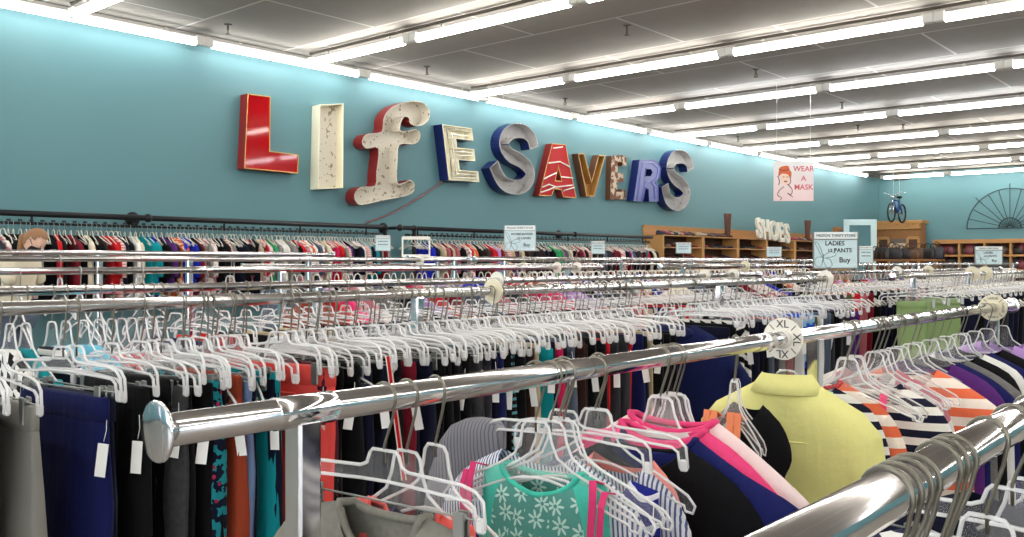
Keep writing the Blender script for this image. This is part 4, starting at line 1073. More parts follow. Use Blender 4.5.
    for s in (-1, 1):
        ribbon(mb, [(s * .128, .012, -.19), (s * .132, -.028, -.177), (s * .136, -.036, -.21), (s * .134, -.046, -.32), (s * .13, -.052, -.42), (s * .12, -.055, -.55)], .014, .003)
        ribbon(mb, [(s * .15, .012, -.205), (s * .154, -.024, -.195), (s * .153, -.036, -.22), (s * .146, -.044, -.4), (s * .13, -.05, -.55)], .012, .003)
        mb.box((s * .134, -.05, -.33), (.02, .008, .014), 0, None, .003)
    mb.rings([[Vector((x * w, y * .03 - .03, z)) for x, y in [(math.cos(a * PI / 8), math.sin(a * PI / 8)) for a in range(16)]] for w, z in ((.15, -.52), (.16, -.6), (.165, -.78))])
    o2 = put('camisole', mb, pinkd, X - .012, 'raspberry pink strappy camisole hung over the teal tank', 'camisole', .1, .015)
    for i, dx in enumerate((-.03, -.012, .012, .03)):
        H('top', X=X + dx + .01, label=f'clear hanger, {nth(i + 1)} of four bunched above the teal flowered tank', yaw=.12 + rnd.uniform(-.08, .08), dy=rnd.uniform(-.02, .02))
    # 6 navy with white waves; a tag; single hanger
    wave = fabric('navy_wave', S(34, 40, 130), 'wave', S(226, 228, 236), (.055, .2))
    m, f, b, n = tank_mb(7, .12, .05, .09, .06, .62, .2, -.2, ST); o = put('tank_top', m, wave, 1.43, 'navy top with wavy white lines right of the teal tank', 'tank top', .05, -.02)
    p = MB(); p.box((0, 0, -.05), (.045, .0015, .075)); p.tube([(0, 0, -.012), (.004, 0, .05)], .001, 4)
    po = p.build('price_tag', M['tag'], o, (.165, -.05, -.27)); po['label'] = 'white tag with an orange heart'
    V, fs = fill([(0, -.012), (.012, 0), (.011, .008), (.005, .01), (0, .005), (-.005, .01), (-.011, .008), (-.012, 0)]); hb = MB(); hb.add([(v[0], -.0016, v[1] - .035) for v in V], [f_[::-1] for f_ in fs]); hb.build('orange_heart', plain('orange_ink_heart', S(240, 150, 40)), po)
    H('slim', X=1.45, label='clear clip hanger overlapping the fine striped blouse', yaw=.1, dy=-.02, clips=False)
    m, f, b, n = tee_mb(8, .1, .03, .08, .15, .7, .16, .08, -.19, ST, .03); o = put('striped_blouse', m, strp, 1.51, 'fine blue striped blouse between navy wave top and black tee', 'blouse', .06, -.01)
    m, f, b, n = tee_mb(9, .1, .03, .07, .12, .7, .13, .05, -.185, ST, .03); put('t_shirt', m, fabric('salmon', S(240, 150, 140)), 1.545, 'salmon t-shirt peeking out behind the fine striped blouse', 't-shirt', .06, -.02)
    H('top', px=603, label='single clear hanger at the salmon t-shirt, before the black tee', yaw=.05, dy=.01)
    # 8 black, navy, hot pink, white tops in one bunch
    blk = fabric('black_jersey', S(16, 16, 20)); nv = fabric('navy_jersey', S(28, 34, 92)); hp = fabric('hot_pink_jersey', S(236, 74, 130)); wp = fabric('blush_white', S(244, 222, 220))
    for i, (X, mat, lab, nf, sl, nmat, L, dr) in enumerate(((1.63, blk, 'black t-shirt in front of the navy and pink ones', .055, .15, blk, .74, .2), (1.668, nv, 'navy t-shirt with sleeve poking out behind the black tee', .04, .27, nv, .5, .13), (1.70, hp, 'hot pink top behind the navy t-shirt sleeve', .035, .26, hp, .7, .27), (1.74, wp, 'blush white t-shirt with pink collar behind the hot pink top', .03, .31, hp, .72, .26))):
        m, f, b, n = tee_mb(11 + i, nf, .02, .09 + .004 * i, .195, L, .2, sl, -.172 + .014 * i, ST, .03, .06, dr)
        o = put('t_shirt', m, mat, X, lab, 't-shirt', .12 - .02 * i, -.02); ring(o, n, .0075 if i in (2, 3) else .006, nmat, .012)
    pk = MB(); ribbon(pk, [(-.1, -.035, -.2), (-.07, -.04, -.17), (-.02, -.03, -.16)], .03); 
    for q in range(5): pk.ball((-.11 + q * .018, -.035, -.18 + .01 * math.sin(q * 2)), (.014, .01, .012), 7)
    o = put('tank_top', tank_mb(15, .1, .04, .08, .05, .6, .18, -.175, ST)[0], hp, 1.665, 'pink ruffled tank top behind the single clear hanger', 'tank top', .05, .03); pk.build('ruffle', hp, o)
    for i, px in enumerate((660, 665, 670, 675, 679)):
        H('top', px=px, label=f'clear hanger, {nth(i + 1)} of five bunched over the black and pink tees', yaw=.05 + rnd.uniform(-.07, .07), dy=rnd.uniform(-.015, .015))
    # 9 orange straps and black
    orn = fabric('bright_orange', S(250, 150, 108))
    mb = MB()
    for s in (-1, 1):
        for q in (0, 1): ribbon(mb, [(s * (.02 + .02 * q), .015, -.185), (s * (.022 + .02 * q), -.02, -.165), (s * (.024 + .02 * q), -.03, -.22), (s * .03, -.036, -.36)], .018, .003)
    mb.rings([[Vector((math.cos(a * PI / 8) * w, math.sin(a * PI / 8) * .03, z)) for a in range(16)] for w, z in ((.05, -.3), (.07, -.36), (.08, -.5), (.09, -.7))])
    put('camisole', mb, orn, 2.08, 'bright orange strappy top before the yellow shirt', 'camisole', 0, .03)
    m, f, b, n = tee_mb(17, .05, .02, .04, .085, .6, .1, .05, -.15, ST, .034, .04, .09); put('t_shirt', m, blk, 2.14, 'black rounded shoulder top between orange straps and yellow shirt', 't-shirt', .0)
    for i, px in enumerate((734, 738, 743)): H('top', px=px, label=f'clear hanger, {nth(i + 1)} of three above the bright orange straps', yaw=.25 * (i - 1), dy=.01 * i).scale = (.4, 1, 1)
    # 10 yellow shirt from the back
    yel = fabric('lemon_cotton', S(236, 232, 152))
    zs = -.112; tail = [(.2, zs - .075), (.245, zs - .13), (.268, zs - .28), (.27, zs - .5), (.21, zs - .52), (.2, zs - .3), (.205, zs - .75)]
    f = [(0, zs), (.05, zs + .0), (.075, zs - .004)] + tail + [(0, zs - .75)]
    mb = two_panels(f, f, .05, .013, 21, zs - .75, (.076, zs - .012), None, wr=.01)
    o = put('shirt', mb, yel, 2.37, 'lemon yellow collared shirt seen from behind, under XL divider', 'shirt', .14, -.0)
    cb = MB(); rows = []
    for k_, (w, d_, z_) in enumerate(((.07, .044, zs - .006), (.064, .04, zs + .012), (.068, .044, zs + .018), (.084, .056, zs - .004), (.104, .066, zs - .034), (.098, .062, zs - .036), (.072, .046, zs - .006))):
        rows.append([Vector((w * math.cos(PI * (.0 + a / 18 * 2)), -.0 - d_ * math.sin(PI * (a / 18 * 2)), z_ - (.035 * max(0, -math.sin(PI * a / 9))))) for a in range(18)])
    cb.rings(rows, 0, True, False, False); cb.build('collar', yel, o)
    sm = MB(); sm.tube([(x, -.0525 * math.sqrt(max(0, 1 - (abs(x) / .2) ** 2)) - .002, zs - .16) for x in [-.19 + .02 * q for q in range(20)]], .0022, 5); sm.build('yoke_seam', yel, o)
    H('top', px=787, label='clear hanger inside the lemon yellow collared shirt', yaw=.1)
    m, f, b, n = tank_mb(22, .08, .03, .08, .05, .6, .18, -.16, ST); put('tank_top', m, fabric('mint_cloth', S(186, 226, 204)), 2.62, 'mint tank top just behind the lemon shirt and post', 'tank top', .0, .1)
    m, f, b, n = tee_mb(23, .1, .03, .07, .12, .6, .13, .05, -.175, ST); put('t_shirt', m, fabric('lime_yellow', S(206, 206, 96)), 2.58, 'lime yellow t-shirt beside the second post', 't-shirt', .0, .02)
    # 12 black and white stripes, pink strap top, leopard
    bw = fabric('breton_stripe', S(238, 234, 226), 'hstripe', S(28, 30, 52), (.047, .5)); ow = fabric('orange_stripe', S(246, 232, 218), 'hstripe', S(232, 112, 76), (.062, .5)); rw = fabric('red_white_stripe', S(238, 220, 214), 'hstripe', S(200, 50, 70), (.05, .4))
    m, f, b, n = tee_mb(24, .1, .03, .095, .2, .6, .2, .1, -.17, ST); o = put('t_shirt', m, bw, 2.72, 'small black and white striped top nearest the second post', 't-shirt', .0, .1)
    m, f, b, n = tee_mb(25, .09, .03, .09, .2, .6, .2, .14, -.16, ST); o = put('t_shirt', m, ow, 2.79, 'orange striped t-shirt half hidden behind the second post', 't-shirt', .0, .1); ring(o, n, .007, fab('red'))
    X = 2.93; m, f, b, n = tee_mb(26, .11, .03, .1, .2, .66, .2, .1, -.178, .012, .034); o = put('t_shirt', m, bw, X, 'black and white striped t-shirt behind the hot pink straps', 't-shirt', .12, -.02)
    nb = ring(o, n, .009, bw)
    neonp = fabric('neon_pink', S(250, 66, 132)); leo = fabric('leopard_pink', S(240, 150, 170), 'leopard', S(40, 26, 30), (46,))
    mb = MB()
    for s in (-1, 1):
        ribbon(mb, [(s * .105, .012, -.2), (s * .108, -.03, -.19), (s * .108, -.045, -.22), (s * .108, -.055, -.33), (s * .11, -.06, -.38)], .022, .004); mb.box((s * .108, -.052, -.29), (.028, .008, .012), 0, None, .003)
        mb.add([(s * .11, -.064, -.35), (s * .03, -.07, -.47), (s * .19, -.06, -.47), (s * .11, -.058, -.35), (s * .03, -.05, -.47), (s * .19, -.05, -.47)], [(0, 1, 2), (3, 5, 4), (0, 3, 4, 1), (0, 2, 5, 3), (1, 4, 5, 2)])
    o = put('bra_top', mb, neonp, 2.83, 'neon pink strappy top with leopard band and dotted skirt, over striped t-shirt', 'top', .1, -.0)
    lb = MB(); lb.rings([[Vector((math.cos(a * PI / 10) * w, math.sin(a * PI / 10) * .055 - .01, z)) for a in range(20)] for w, z in ((.185, -.45), (.188, -.48), (.19, -.53))]); lb.build('leopard_band', leo, o)
    sk = MB(); sk.rings(loft_rows([(-.525, .185, .055, 0, 0), (-.58, .2, .06, 0, 0), (-.72, .225, .06, 0, 0), (-.95, .25, .065, 0, 0)], 30, 3, .02)); so = sk.build('dotted_skirt', fabric('dotted_white', S(236, 230, 220), 'dots', S(70, 64, 60), (75, .26)), o)
    for i, px in enumerate((843, 848, 853, 857)): H('top', px=px, label=f'clear hanger, {nth(i + 1)} of four above the black and white striped t-shirt', yaw=rnd.uniform(-.15, .2), dy=rnd.uniform(-.02, .02))
    m, f, b, n = tee_mb(27, .08, .03, .085, .19, .6, .19, .12, -.15, ST); put('t_shirt', m, fab('white floral print'), 3.12, 'pale flowered t-shirt behind the striped one', 't-shirt', .1, .04)
    X = 3.3; m, f, b, n = tee_mb(28, .07, .03, .09, .2, .7, .21, .2, -.16, .013, .04, .06, .16); put('t_shirt', m, ow, X, 'orange and white wide striped t-shirt facing the viewer', 't-shirt', .12, -.03)
    for i, px in enumerate((874, 879, 884)): H('top', px=px, label=f'clear hanger, {nth(i + 1)} of three above the orange and white striped t-shirt', yaw=rnd.uniform(-.1, .15))
    # 14 on to the far end of the front rail
    row = [(3.48, 'purple', 'dark purple t-shirt edge behind the orange stripes', .14), (3.56, 'navy striped', 'navy t-shirt sleeve right of the orange stripes', .18), (3.66, 'heather grey', 'pale grey top behind the purple edge', .2), (3.8, 'black', 'black top under white hangers near the far end', .1), (3.92, 'white', 'white top with black ties near the far end', .1), (4.02, 'navy', 'large navy top near the far end of the front rail', .34), (4.2, 'black', 'black cardigan behind the large navy top', .12), (4.42, 'lilac', 'lilac t-shirt at the far end of the front rail', .2), (4.62, 'lilac', 'second lilac top closing the front rail', .2), (4.74, 'dark navy', 'dark navy top last on the front rail', .15)]
    for i, (X, c, lab, sl) in enumerate(row):
        m, f, b, n = tee_mb(30 + i, .09, .03, .09, .2, .68, .2, sl, -.155, .018, .04); put('t_shirt', m, fabric('deep_navy', S(26, 28, 84)) if c in ('navy', 'navy striped') else fab(c), X, lab, 't-shirt', .08, -.03)
    pxs = (893, 900, 912, 919, 931, 937, 948, 958, 963, 973, 985, 1000)
    for i, px in enumerate(pxs): H('top', px=px, label=f'clear top hanger, {nth(i + 1)} along the far half of the front rail', yaw=rnd.uniform(-.3, .3), dy=rnd.uniform(-.01, .01))
    # --- closest rail
    Y, Z, R = RAIL['R']
    dots = fabric('dotted_white', S(236, 230, 220), 'dots', S(70, 64, 60), (75, .26)); zeb = fabric('zebra_cloth', S(236, 234, 230), 'zebra', S(40, 44, 70), None)
    R_items = [(.80, None), (.822, dots), (.845, None), (.868, None), (.945, zeb), (.968, None), (.99, None), (1.13, zeb), (1.25, None), (1.36, fab('dark navy')), (1.5, None)]
    nms = {1: 'white dotted blouse at the bottom edge under the closest rail', 4: 'black and white zebra blouse under the closest rail', 7: 'second zebra blouse farther along the closest rail', 9: 'dark navy top under the closest rail'}
    for i, (X, mat) in enumerate(R_items):
        yaw = rnd.uniform(-.3, .1); k = 'slim' if i in (2, 6, 8) else 'top'
        hang(k, X, Y, Z, R, f'{"clip" if k == "slim" else "top"} hanger with grey steel hook, {nth(i + 1)} along the closest rail', None, True, yaw, 0, k == 'slim')
        if mat is not None:
            m, f, b, n = tee_mb(50 + i, .07, .02, .085, .2, .66, .2, .12, -.12, .016, .035); garment('blouse', m, mat, X + .012, Y, Z, nms[i], 'blouse', yaw)
# ------------------------------------------------------------------ shoes, shelves, back wall
def shoe_proto(kind):
    up, so = MB(), MB(); n = 14
    st = {'trainer': [(-.12, .03, .075), (-.09, .036, .085), (-.03, .036, .075), (.03, .04, .055), (.09, .042, .042), (.125, .03, .028)], 'pump': [(-.12, .026, .06), (-.08, .03, .055), (-.02, .028, .035), (.04, .034, .03), (.09, .034, .028), (.125, .014, .02)],
          'boot': [(-.12, .03, .075), (-.08, .036, .08), (-.03, .038, .08), (.03, .042, .06), (.09, .042, .045), (.13, .026, .03)]}[kind]
    rows = []
    for y, w, h in st:
        rows.append([Vector((w * math.cos(PI * j / (n - 1)) * (1 if j not in (0, n - 1) else .98), y, .02 + h * math.sin(PI * j / (n - 1)))) for j in range(n)])
    up.rings(rows)
    if kind == 'boot':
        up.rings([[Vector((r * math.cos(2 * PI * j / n), -.07 + r * .9 * math.sin(2 * PI * j / n), z)) for j in range(n)] for r, z in ((.042, .06), (.045, .12), (.052, .25), (.062, .38), (.056, .385), (.04, .3))], 0, True, True, True)
    ring = [Vector((w * 1.08, y, 0)) for y, w, h in st] + [Vector((-w * 1.08, y, 0)) for y, w, h in st[::-1]]
    hz = .03 if kind == 'pump' else .0
    so.rings([[p + Vector((0, 0, 0)) for p in ring], [p + Vector((0, 0, .024)) for p in ring]], 0, False)
    if kind == 'pump' or kind == 'boot': so.box((0, -.1, -.0 + .012), (.045, .045, .03), 0, None, .004)
    return up.mesh('shoe'), so.mesh('sole')
def build_shoes():
    y0, y1 = 9.83, 10.24; top = EYE + .56
    xs = [16.05, 17.72, 19.35, 20.85, 22.5, 24.9]
    protos = {k: shoe_proto(k) for k in ('trainer', 'pump', 'boot')}
    cols = [S(30, 26, 26), S(70, 42, 28), S(24, 24, 30), S(110, 70, 44), S(150, 36, 50), S(50, 54, 80), S(170, 150, 126), S(90, 30, 34)]
    lm = [plain(f'shoe_leather_{i}', c, .4) for i, c in enumerate(cols)]
    def shoe(k, x, y, z, mi, lab, rz):
        u, s_ = protos[k]
        o = link('shoe', u, [lm[mi]], None, (x, y, z), rz, True); tag(o, lab, 'shoe', 'shoes on the wooden shelves'); link('sole', s_, M['rubber'], o)
    cn = ['black', 'dark brown', 'near-black', 'tan brown', 'crimson', 'dusty blue', 'beige', 'maroon']
    bb = MB(); bb.box((0, 0, 0), (xs[-1] - xs[0] + .1, .03, .34), 0, None, .004); bb.box((0, -.018, .15), (xs[-1] - xs[0] + .1, .02, .04))
    tag(bb.build('back_board', M['pinex'], None, ((xs[0] + xs[-1]) / 2, WALL - .025, EYE + .60)), 'long pine board on the teal wall behind the shoes', 'board')
    for ui in range(5):
        a, b = xs[ui], xs[ui + 1]; w = b - a; cx = (a + b) / 2
        t = thing('shoe_shelf', f'pine shoe shelf unit, {nth(ui + 1)} along the teal wall after the clothes rails', 'shelf', (cx, (y0 + y1) / 2, 0), 0, 'pine shoe shelves'); dp = y1 - y0
        for s in (-1, 1):
            p = MB(); p.box((s * (w / 2 - .03), 0, top / 2), (.05, dp, top), 0, None, .004); p.build('side_panel', M['pine'], t)
        p = MB(); p.box((0, dp / 2 - .01, top / 2), (w - .1, .018, top - .04)); p.build('back_panel', M['dark_wood'], t)
        lv = [top - .012 - .245 * q for q in range(6)]
        for q, z in enumerate(lv):
            p = MB(); p.box((0, 0, z), (w - (.0 if q == 0 else .1), dp + (.02 if q == 0 else 0), .024), 0, None, .003); p.build('shelf_board', M['pinex'], t)
        for q in range(3):
            z = lv[q] + .0125; n = int((w - .2) / .145)
            for i in range(n):
                k = ['trainer', 'pump', 'trainer', 'boot'][rnd.randrange(4)] if q == 0 else ['trainer', 'pump'][rnd.randrange(2)]
                if k == 'boot': k = 'trainer'
                mi = rnd.randrange(8); 
                if q == 0 and ui == 2 and i < 9: continue
                x = a + .12 + (i + .5) * (w - .24) / n
                shoe(k, x, (y0 + y1) / 2 - .04 + rnd.uniform(-.03, .03), z, mi, f'{cn[mi]} {k} shoe, {nth(i + 1)} on the {["top", "second", "third"][q]} board of shoe shelf unit {_units[ui + 1]}', PI + rnd.uniform(-.6, .6))
    # tall boots
    for px, nm in ((726, 'brown tall boot standing on shelf left of SHOES letters'), (806, 'brown tall boot standing on shelf right of SHOES letters')):
        X = rod_x(px, 9.98); u, s_ = protos['boot']
        o = link('tall_boot', u, [plain('brown_suede', S(92, 58, 46), .8)], None, (X, 9.98, top + .001), -.7, True); o.scale = (1.5, 1.35, 1.42); tag(o, nm, 'boot'); link('sole', s_, M['rubber'], o)
    # SHOES letters
    X = rod_x(768, 9.9); t = thing('letter_sign', 'white cutout letters spelling SHOES leaning on shoe shelf', 'sign', (X, 9.74, top), math.radians(-4)); t.scale = (.84, 1, .84)
    dxs = [-.82, -.42, 0.02, .42, .8]
    wh = plain('white_painted_wood', S(232, 228, 214), .5); dk = plain('dark_letter_side', S(60, 44, 36), .6)
    for i, ch in enumerate('SHOES'):
        me = text_mesh(ch, .66, .03, bold=.026, shear=-.25); zc = .27 - .03 * i
        for v in me.vertices: x, y, z = v.co; v.co = (x * .86 + dxs[i], -z, y * 1.15 + zc)
        me.flip_normals() if False else None
        link('letter', me, wh, t)
    # white mirror, W box, hutch, bicycle, fan, right shelf, bags
    X = 27.2; c = on_x(860, 240, X); d = depth(c.x, c.y); w = 33 * d / F; zt = EYE + (262 - 219.5) * d / F
    t = thing('framed_mirror', 'tall mirror in a pale blue-white frame before the end wall', 'mirror', (c.x, c.y, 0), math.radians(-49)); fr = MB(); fw = .17
    for cc, dd in (((-w / 2 + fw / 2, zt / 2), (fw, zt)), ((w / 2 - fw / 2, zt / 2), (fw, zt)), ((0, zt - fw / 2), (w - .04, fw)), ((0, .2), (w - .04, .4))): fr.box((cc[0], 0, cc[1]), (dd[0], .06, dd[1]), 0, None, .01)
    fr.build('frame', plain('pale_frame_paint', S(196, 222, 226), .5), t)
    g = MB(); g.box((0, .01, zt / 2), (w - fw * 1.6, .02, zt - fw)); g.build('mirror_pane', M['mirror'], t)
    c = on_y(838, 228, 10.05); mb = MB(); q = .42; mb.box((0, 0, q / 2), (q, .16, q), 0, None, .01); o = mb.build('wooden_crate', M['oak'], None, (c.x, c.y, top + .02), 0); tag(o, 'small brown wooden box with black W beside the mirror', 'box')
    link('lettering', stand_up(text_mesh('W', .34, .002, bold=.01), 0, -.084, q / 2), M['ink'], o)
    mb = MB(); mb.box((0, 0, top / 2), (1.3, .3, top), 0, None, .01); mb.box((0, -.01, top - .03), (1.36, .34, .06), 0, None, .008); tag(mb.build('wooden_stand', M['pine'], None, (c.x, 10.08, .01)), 'plain wooden stand under the small W box', 'stand')
    # hutch
    X = 29.45; cl = on_x(877.5, 240, X); cr = on_x(922.5, 240, X); w = abs(cl.y - cr.y); cy = (cl.y + cr.y) / 2; d = depth(X, cy); H_ = EYE + (262 - 224) * d / F
    t = thing('wooden_hutch', 'tall wooden hutch with two narrow doors under the bicycle', 'cabinet', (X, cy, 0), -PI / 2)
    mb = MB(); mb.box((0, .12, H_ / 2), (w, .5, H_), 0, None, .01); mb.build('body', M['oak'], t)
    mb = MB(); mb.box((0, .1, H_ + .05), (w + .12, .64, .1), 0, None, .015); mb.box((0, -.18, H_ - .09), (w, .1, .16), 0, None, .01)
    for q in range(14): mb.box((-w / 2 + (q + .5) * w / 14, -.235, H_ - .04), (.06, .03, .09), 0, None, .005)
    mb.build('cornice', M['pine'], t)
    for s in (-1, 1):
        mb = MB(); dw, dh = w * .24, H_ * .62; x = s * w * .33; z = H_ * .52
        for cc, dd in (((-dw / 2, 0), (.07, dh)), ((dw / 2, 0), (.07, dh)), ((0, dh / 2), (dw, .09)), ((0, -dh / 2), (dw, .09))): mb.box((x + cc[0], -.15, z + cc[1]), (dd[0], .05, dd[1]), 0, None, .006)
        do = mb.build('door', M['pine'], t); mb = MB(); mb.box((x, -.14, z), (dw - .04, .02, dh - .06)); mb.build('door_panel', M['dark_wood'], do)
    mb = MB(); mb.box((0, -.15, H_ * .42), (w * .36, .02, H_ * .8)); mb.build('grey_panel', plain('slate_panel', S(108, 98, 88), .7), t)
    mb = MB(); mb.box((0, -.18, H_ * .7), (w * .34, .02, .36), 0, None, .004); so = mb.build('notice', plain('notice_card', S(206, 184, 154), .6), t)
    for q in range(2):
        ln = MB()
        for k_ in range(5): ln.box((-.17 + k_ * .085, -.191, H_ * .7 + .06 - .13 * q), (.05 + .02 * (k_ % 2), .003, .04))
        ln.build('faint_writing', M['oak'], so)
    # bicycle hung from the ceiling above the hutch
    c = on_x(897, 222, 28.3); bt = thing('bicycle', 'blue bicycle hanging on wires above the wooden hutch', 'bicycle', (c.x, c.y, c.z - .0), math.radians(176)); bt.scale = (.9, .9, .9)
    Rw = .30; wf, wb = (.46, 0, Rw), (-.42, 0, Rw)
    for nm, wc in (('wheel', wf), ('wheel', wb)):
        mb = MB(); mb.tube([(wc[0] + Rw * math.cos(a), 0, wc[2] + Rw * math.sin(a)) for a in [2 * PI * q / 24 for q in range(24)]], .028, 7, 0, True)
        for q in range(10): a = 2 * PI * q / 10; mb.tube([(wc[0], 0, wc[2]), (wc[0] + Rw * math.cos(a), 0, wc[2] + Rw * math.sin(a))], .004, 4, 1)
        mb.tube([(wc[0], -.04, wc[2]), (wc[0], .04, wc[2])], .025, 8, 1); mb.build(nm, [M['rubber'], M['wire']], bt)
    mb = MB(); hd, ss, bb_ = (.33, 0, .72), (-.16, 0, .72), (-.05, 0, .3)
    for a, b in ((hd, ss), (hd, bb_), (ss, bb_), (bb_, wb), (ss, wb)): mb.tube([a, b], .028, 8)
    mb.build('frame', M['blue_paint'], bt)
    mb = MB(); mb.tube([(.31, 0, .85), hd, (.38, 0, .6)], .022, 7)
    for s in (-1, 1): mb.tube([(.38, s * .05, .6), (wf[0], s * .05, Rw)], .014, 6)
    mb.build('fork', M['chrome'], bt)
    mb = MB(); mb.tube([(.2, -.36, .95), (.3, -.3, .98), (.32, -.12, .9), (.31, 0, .86), (.32, .12, .9), (.3, .3, .98), (.2, .36, .95)], .018, 7); mb.ball((.38, 0, .82), (.06, .07, .07), 8); mb.build('handlebar', M['chrome'], bt)
    mb = MB(); mb.ball((-.2, 0, .84), (.15, .09, .045), 10); mb.tube([(-.16, 0, .7), (-.19, 0, .82)], .016, 6); mb.build('saddle', M['rubber'], bt)
    mb = MB(); mb.tube([(-.05, -.06, .3), (-.05, .06, .3)], .03, 8); mb.tube([(-.05, .08, .3), (.05, .08, .18)], .012, 6); mb.tube([(-.05, -.08, .3), (-.15, -.08, .42)], .012, 6); mb.tube([(-.1, 0, .3), (-.22, -.02, .02)], .014, 6); mb.build('crank', M['wire'], bt)
    mb = MB()
    for x, z in ((.3, .95), (-.2, .84)): mb.tube([(x, 0, z), (x, 0, CEIL - c.z)], .006, 4)
    mb.build('hanging_wire', M['strip'], bt)
    c2 = on_x(901, 176, 29.9); mb = MB(); mb.box((0, 0, 0), (.1, .5, .26), 0, None, .02); mb.box((-.06, 0, 0), (.03, .42, .18), 0, None, .01); tag(mb.build('box_speaker', M['track'], None, (29.92, c2.y, c2.z)), 'dark box fixed high on the end wall above the bicycle', 'speaker')
    # sunburst fan
    c = on_x(1010, 228, 29.96); e = on_x(967, 228, 29.96); Rf = abs(c.y - e.y); M['fan'] = plain('slate_iron', S(52, 66, 72), .6); t = thing('sunburst_fan', 'dark iron half-round sunburst grille on the end wall', 'wall decoration', (29.95, c.y, c.z), -PI / 2)
    mb = MB(); mb.tube([(Rf * math.cos(PI * q / 32), 0, Rf * math.sin(PI * q / 32) * 1.0) for q in range(33)], .013, 6); mb.tube([(-Rf, 0, 0), (Rf, 0, 0)], .013, 6); mb.tube([(.3 * math.cos(PI * q / 12), 0, .3 * math.sin(PI * q / 12)) for q in range(13)], .015, 6); mb.build('rim', M['fan'], t)
    for q in range(1, 12):
        a = PI * q / 12; k = 1.12 if q in (3, 6, 9) else 1.0; mb = MB(); mb.tube([(.06 * math.cos(a), -.01, .06 * math.sin(a)), (Rf * k * math.cos(a), -.01, Rf * k * math.sin(a))], .0105, 5); mb.build('ray_bar', M['fan'], t)
    # right shelf on the end wall
    X = 29.35; c = on_x(937, 242, X); yr = 5.6; w = c.y - yr; tz = c.z; t = thing('wooden_shelf', 'long pine shelf unit with dark bags on the end wall', 'shelf', (X, (c.y + yr) / 2, 0), -PI / 2)
    mb = MB(); mb.box((0, .25, tz / 2), (w, .02, tz)); mb.build('back_panel', M['dark_wood'], t)
    for q in range(5): mb = MB(); mb.box((-w / 2 + w * q / 4, 0, tz / 2), (.06, .5, tz - .02), 0, None, .005); mb.build('divider', M['pine'], t)
    for z in (tz, tz - .42, tz - .84, tz - 1.26): mb = MB(); mb.box((0, 0, z), (w + .1, .56, .06 if z < tz else .12), 0, None, .006); mb.build('shelf_board', M['pinex'], t)
    # handbags
    def bag_proto(sd):
        r = random.Random(sd); b = MB(); w_, h_ = .17 + r.random() * .06, .22 + r.random() * .07
        b.rings([[Vector((w_ * k * math.copysign(abs(math.cos(a)) ** .6, math.cos(a)), .07 * kk * math.copysign(abs(math.sin(a)) ** .7, math.sin(a)), z * h_)) for a in [2 * PI * j / 14 for j in range(14)]] for k, kk, z in ((.9, .9, 0), (1.02, 1.05, .1), (1, 1, .55), (.86, .7, .95), (.8, .5, 1))])
        h = MB(); h.tube([(w_ * .5 * math.cos(PI * q / 10), 0, h_ * .96 + .13 * math.sin(PI * q / 10)) for q in range(11)], .012, 6); return b.mesh('handbag'), h.mesh('strap')
    bp = [bag_proto(i) for i in range(4)]; bm = [plain(f'bag_leather_{i}', c_, .45) for i, c_ in enumerate((S(26, 24, 26), S(58, 38, 30), S(30, 30, 42), S(94, 66, 44), S(112, 40, 52)))]; bn = ['black', 'dark brown', 'ink blue', 'tan', 'wine red']
    def bag(loc, lab, i, rz, mi): b, h = bp[i % 4]; o = link('handbag', b, [bm[mi]], None, loc, rz, True); o.scale = (rnd.uniform(.8, 1.25), 1, rnd.uniform(.8, 1.25)); tag(o, lab.format(bn[mi]), 'handbag', 'handbags by the end wall'); link('strap', h, [bm[mi]], o, None, 0, True)
    for q, z in enumerate((tz - .39, tz - .81)):
        n = 11
        for i in range(n):
            y = c.y - .25 - i * (w - .4) / (n - 1) ; mi = rnd.choice([0, 0, 2, 1, 4]) if q else rnd.choice([0, 1, 4, 4, 3])
            bag((29.32, y, z), '{} handbag, ' + nth(i + 1) + ' on the ' + ('upper' if q == 0 else 'lower') + ' board of the end wall shelf', i, -PI / 2 + rnd.uniform(-.3, .3), mi)
    # row of bags on a low table in front of the hutch
    X = 26.4; a, b = on_x(873, 262, X), on_x(940, 262, X); t = thing('display_table', 'long low table of handbags in front of the hutch', 'table', (X, (a.y + b.y) / 2, 0), -PI / 2); L = a.y - b.y
    th = EYE + .08
    mb = MB(); mb.box((0, 0, th - .03), (L + .1, .6, .05), 0, None, .008); mb.build('table_top', M['oak'], t)
    for sx in (-1, 1):
        for sy in (-1, 1): mb = MB(); mb.box((sx * (L / 2 - .05), sy * .24, (th - .05) / 2), (.07, .07, th - .06), 0, None, .006); mb.build('leg', M['oak'], t)
    n = 15
    for i in range(n):
        y = a.y - (i + .5) * L / n; mi = [1, 1, 0, 1, 0, 0, 2, 0, 1, 3, 3, 3, 0, 2, 2][i]
        bag((X - .05 + rnd.uniform(-.05, .1), y, th - .003), '{} handbag, ' + nth(i + 1) + ' from the left on the table before the hutch', i, -PI / 2 + rnd.uniform(-.4, .4), mi)

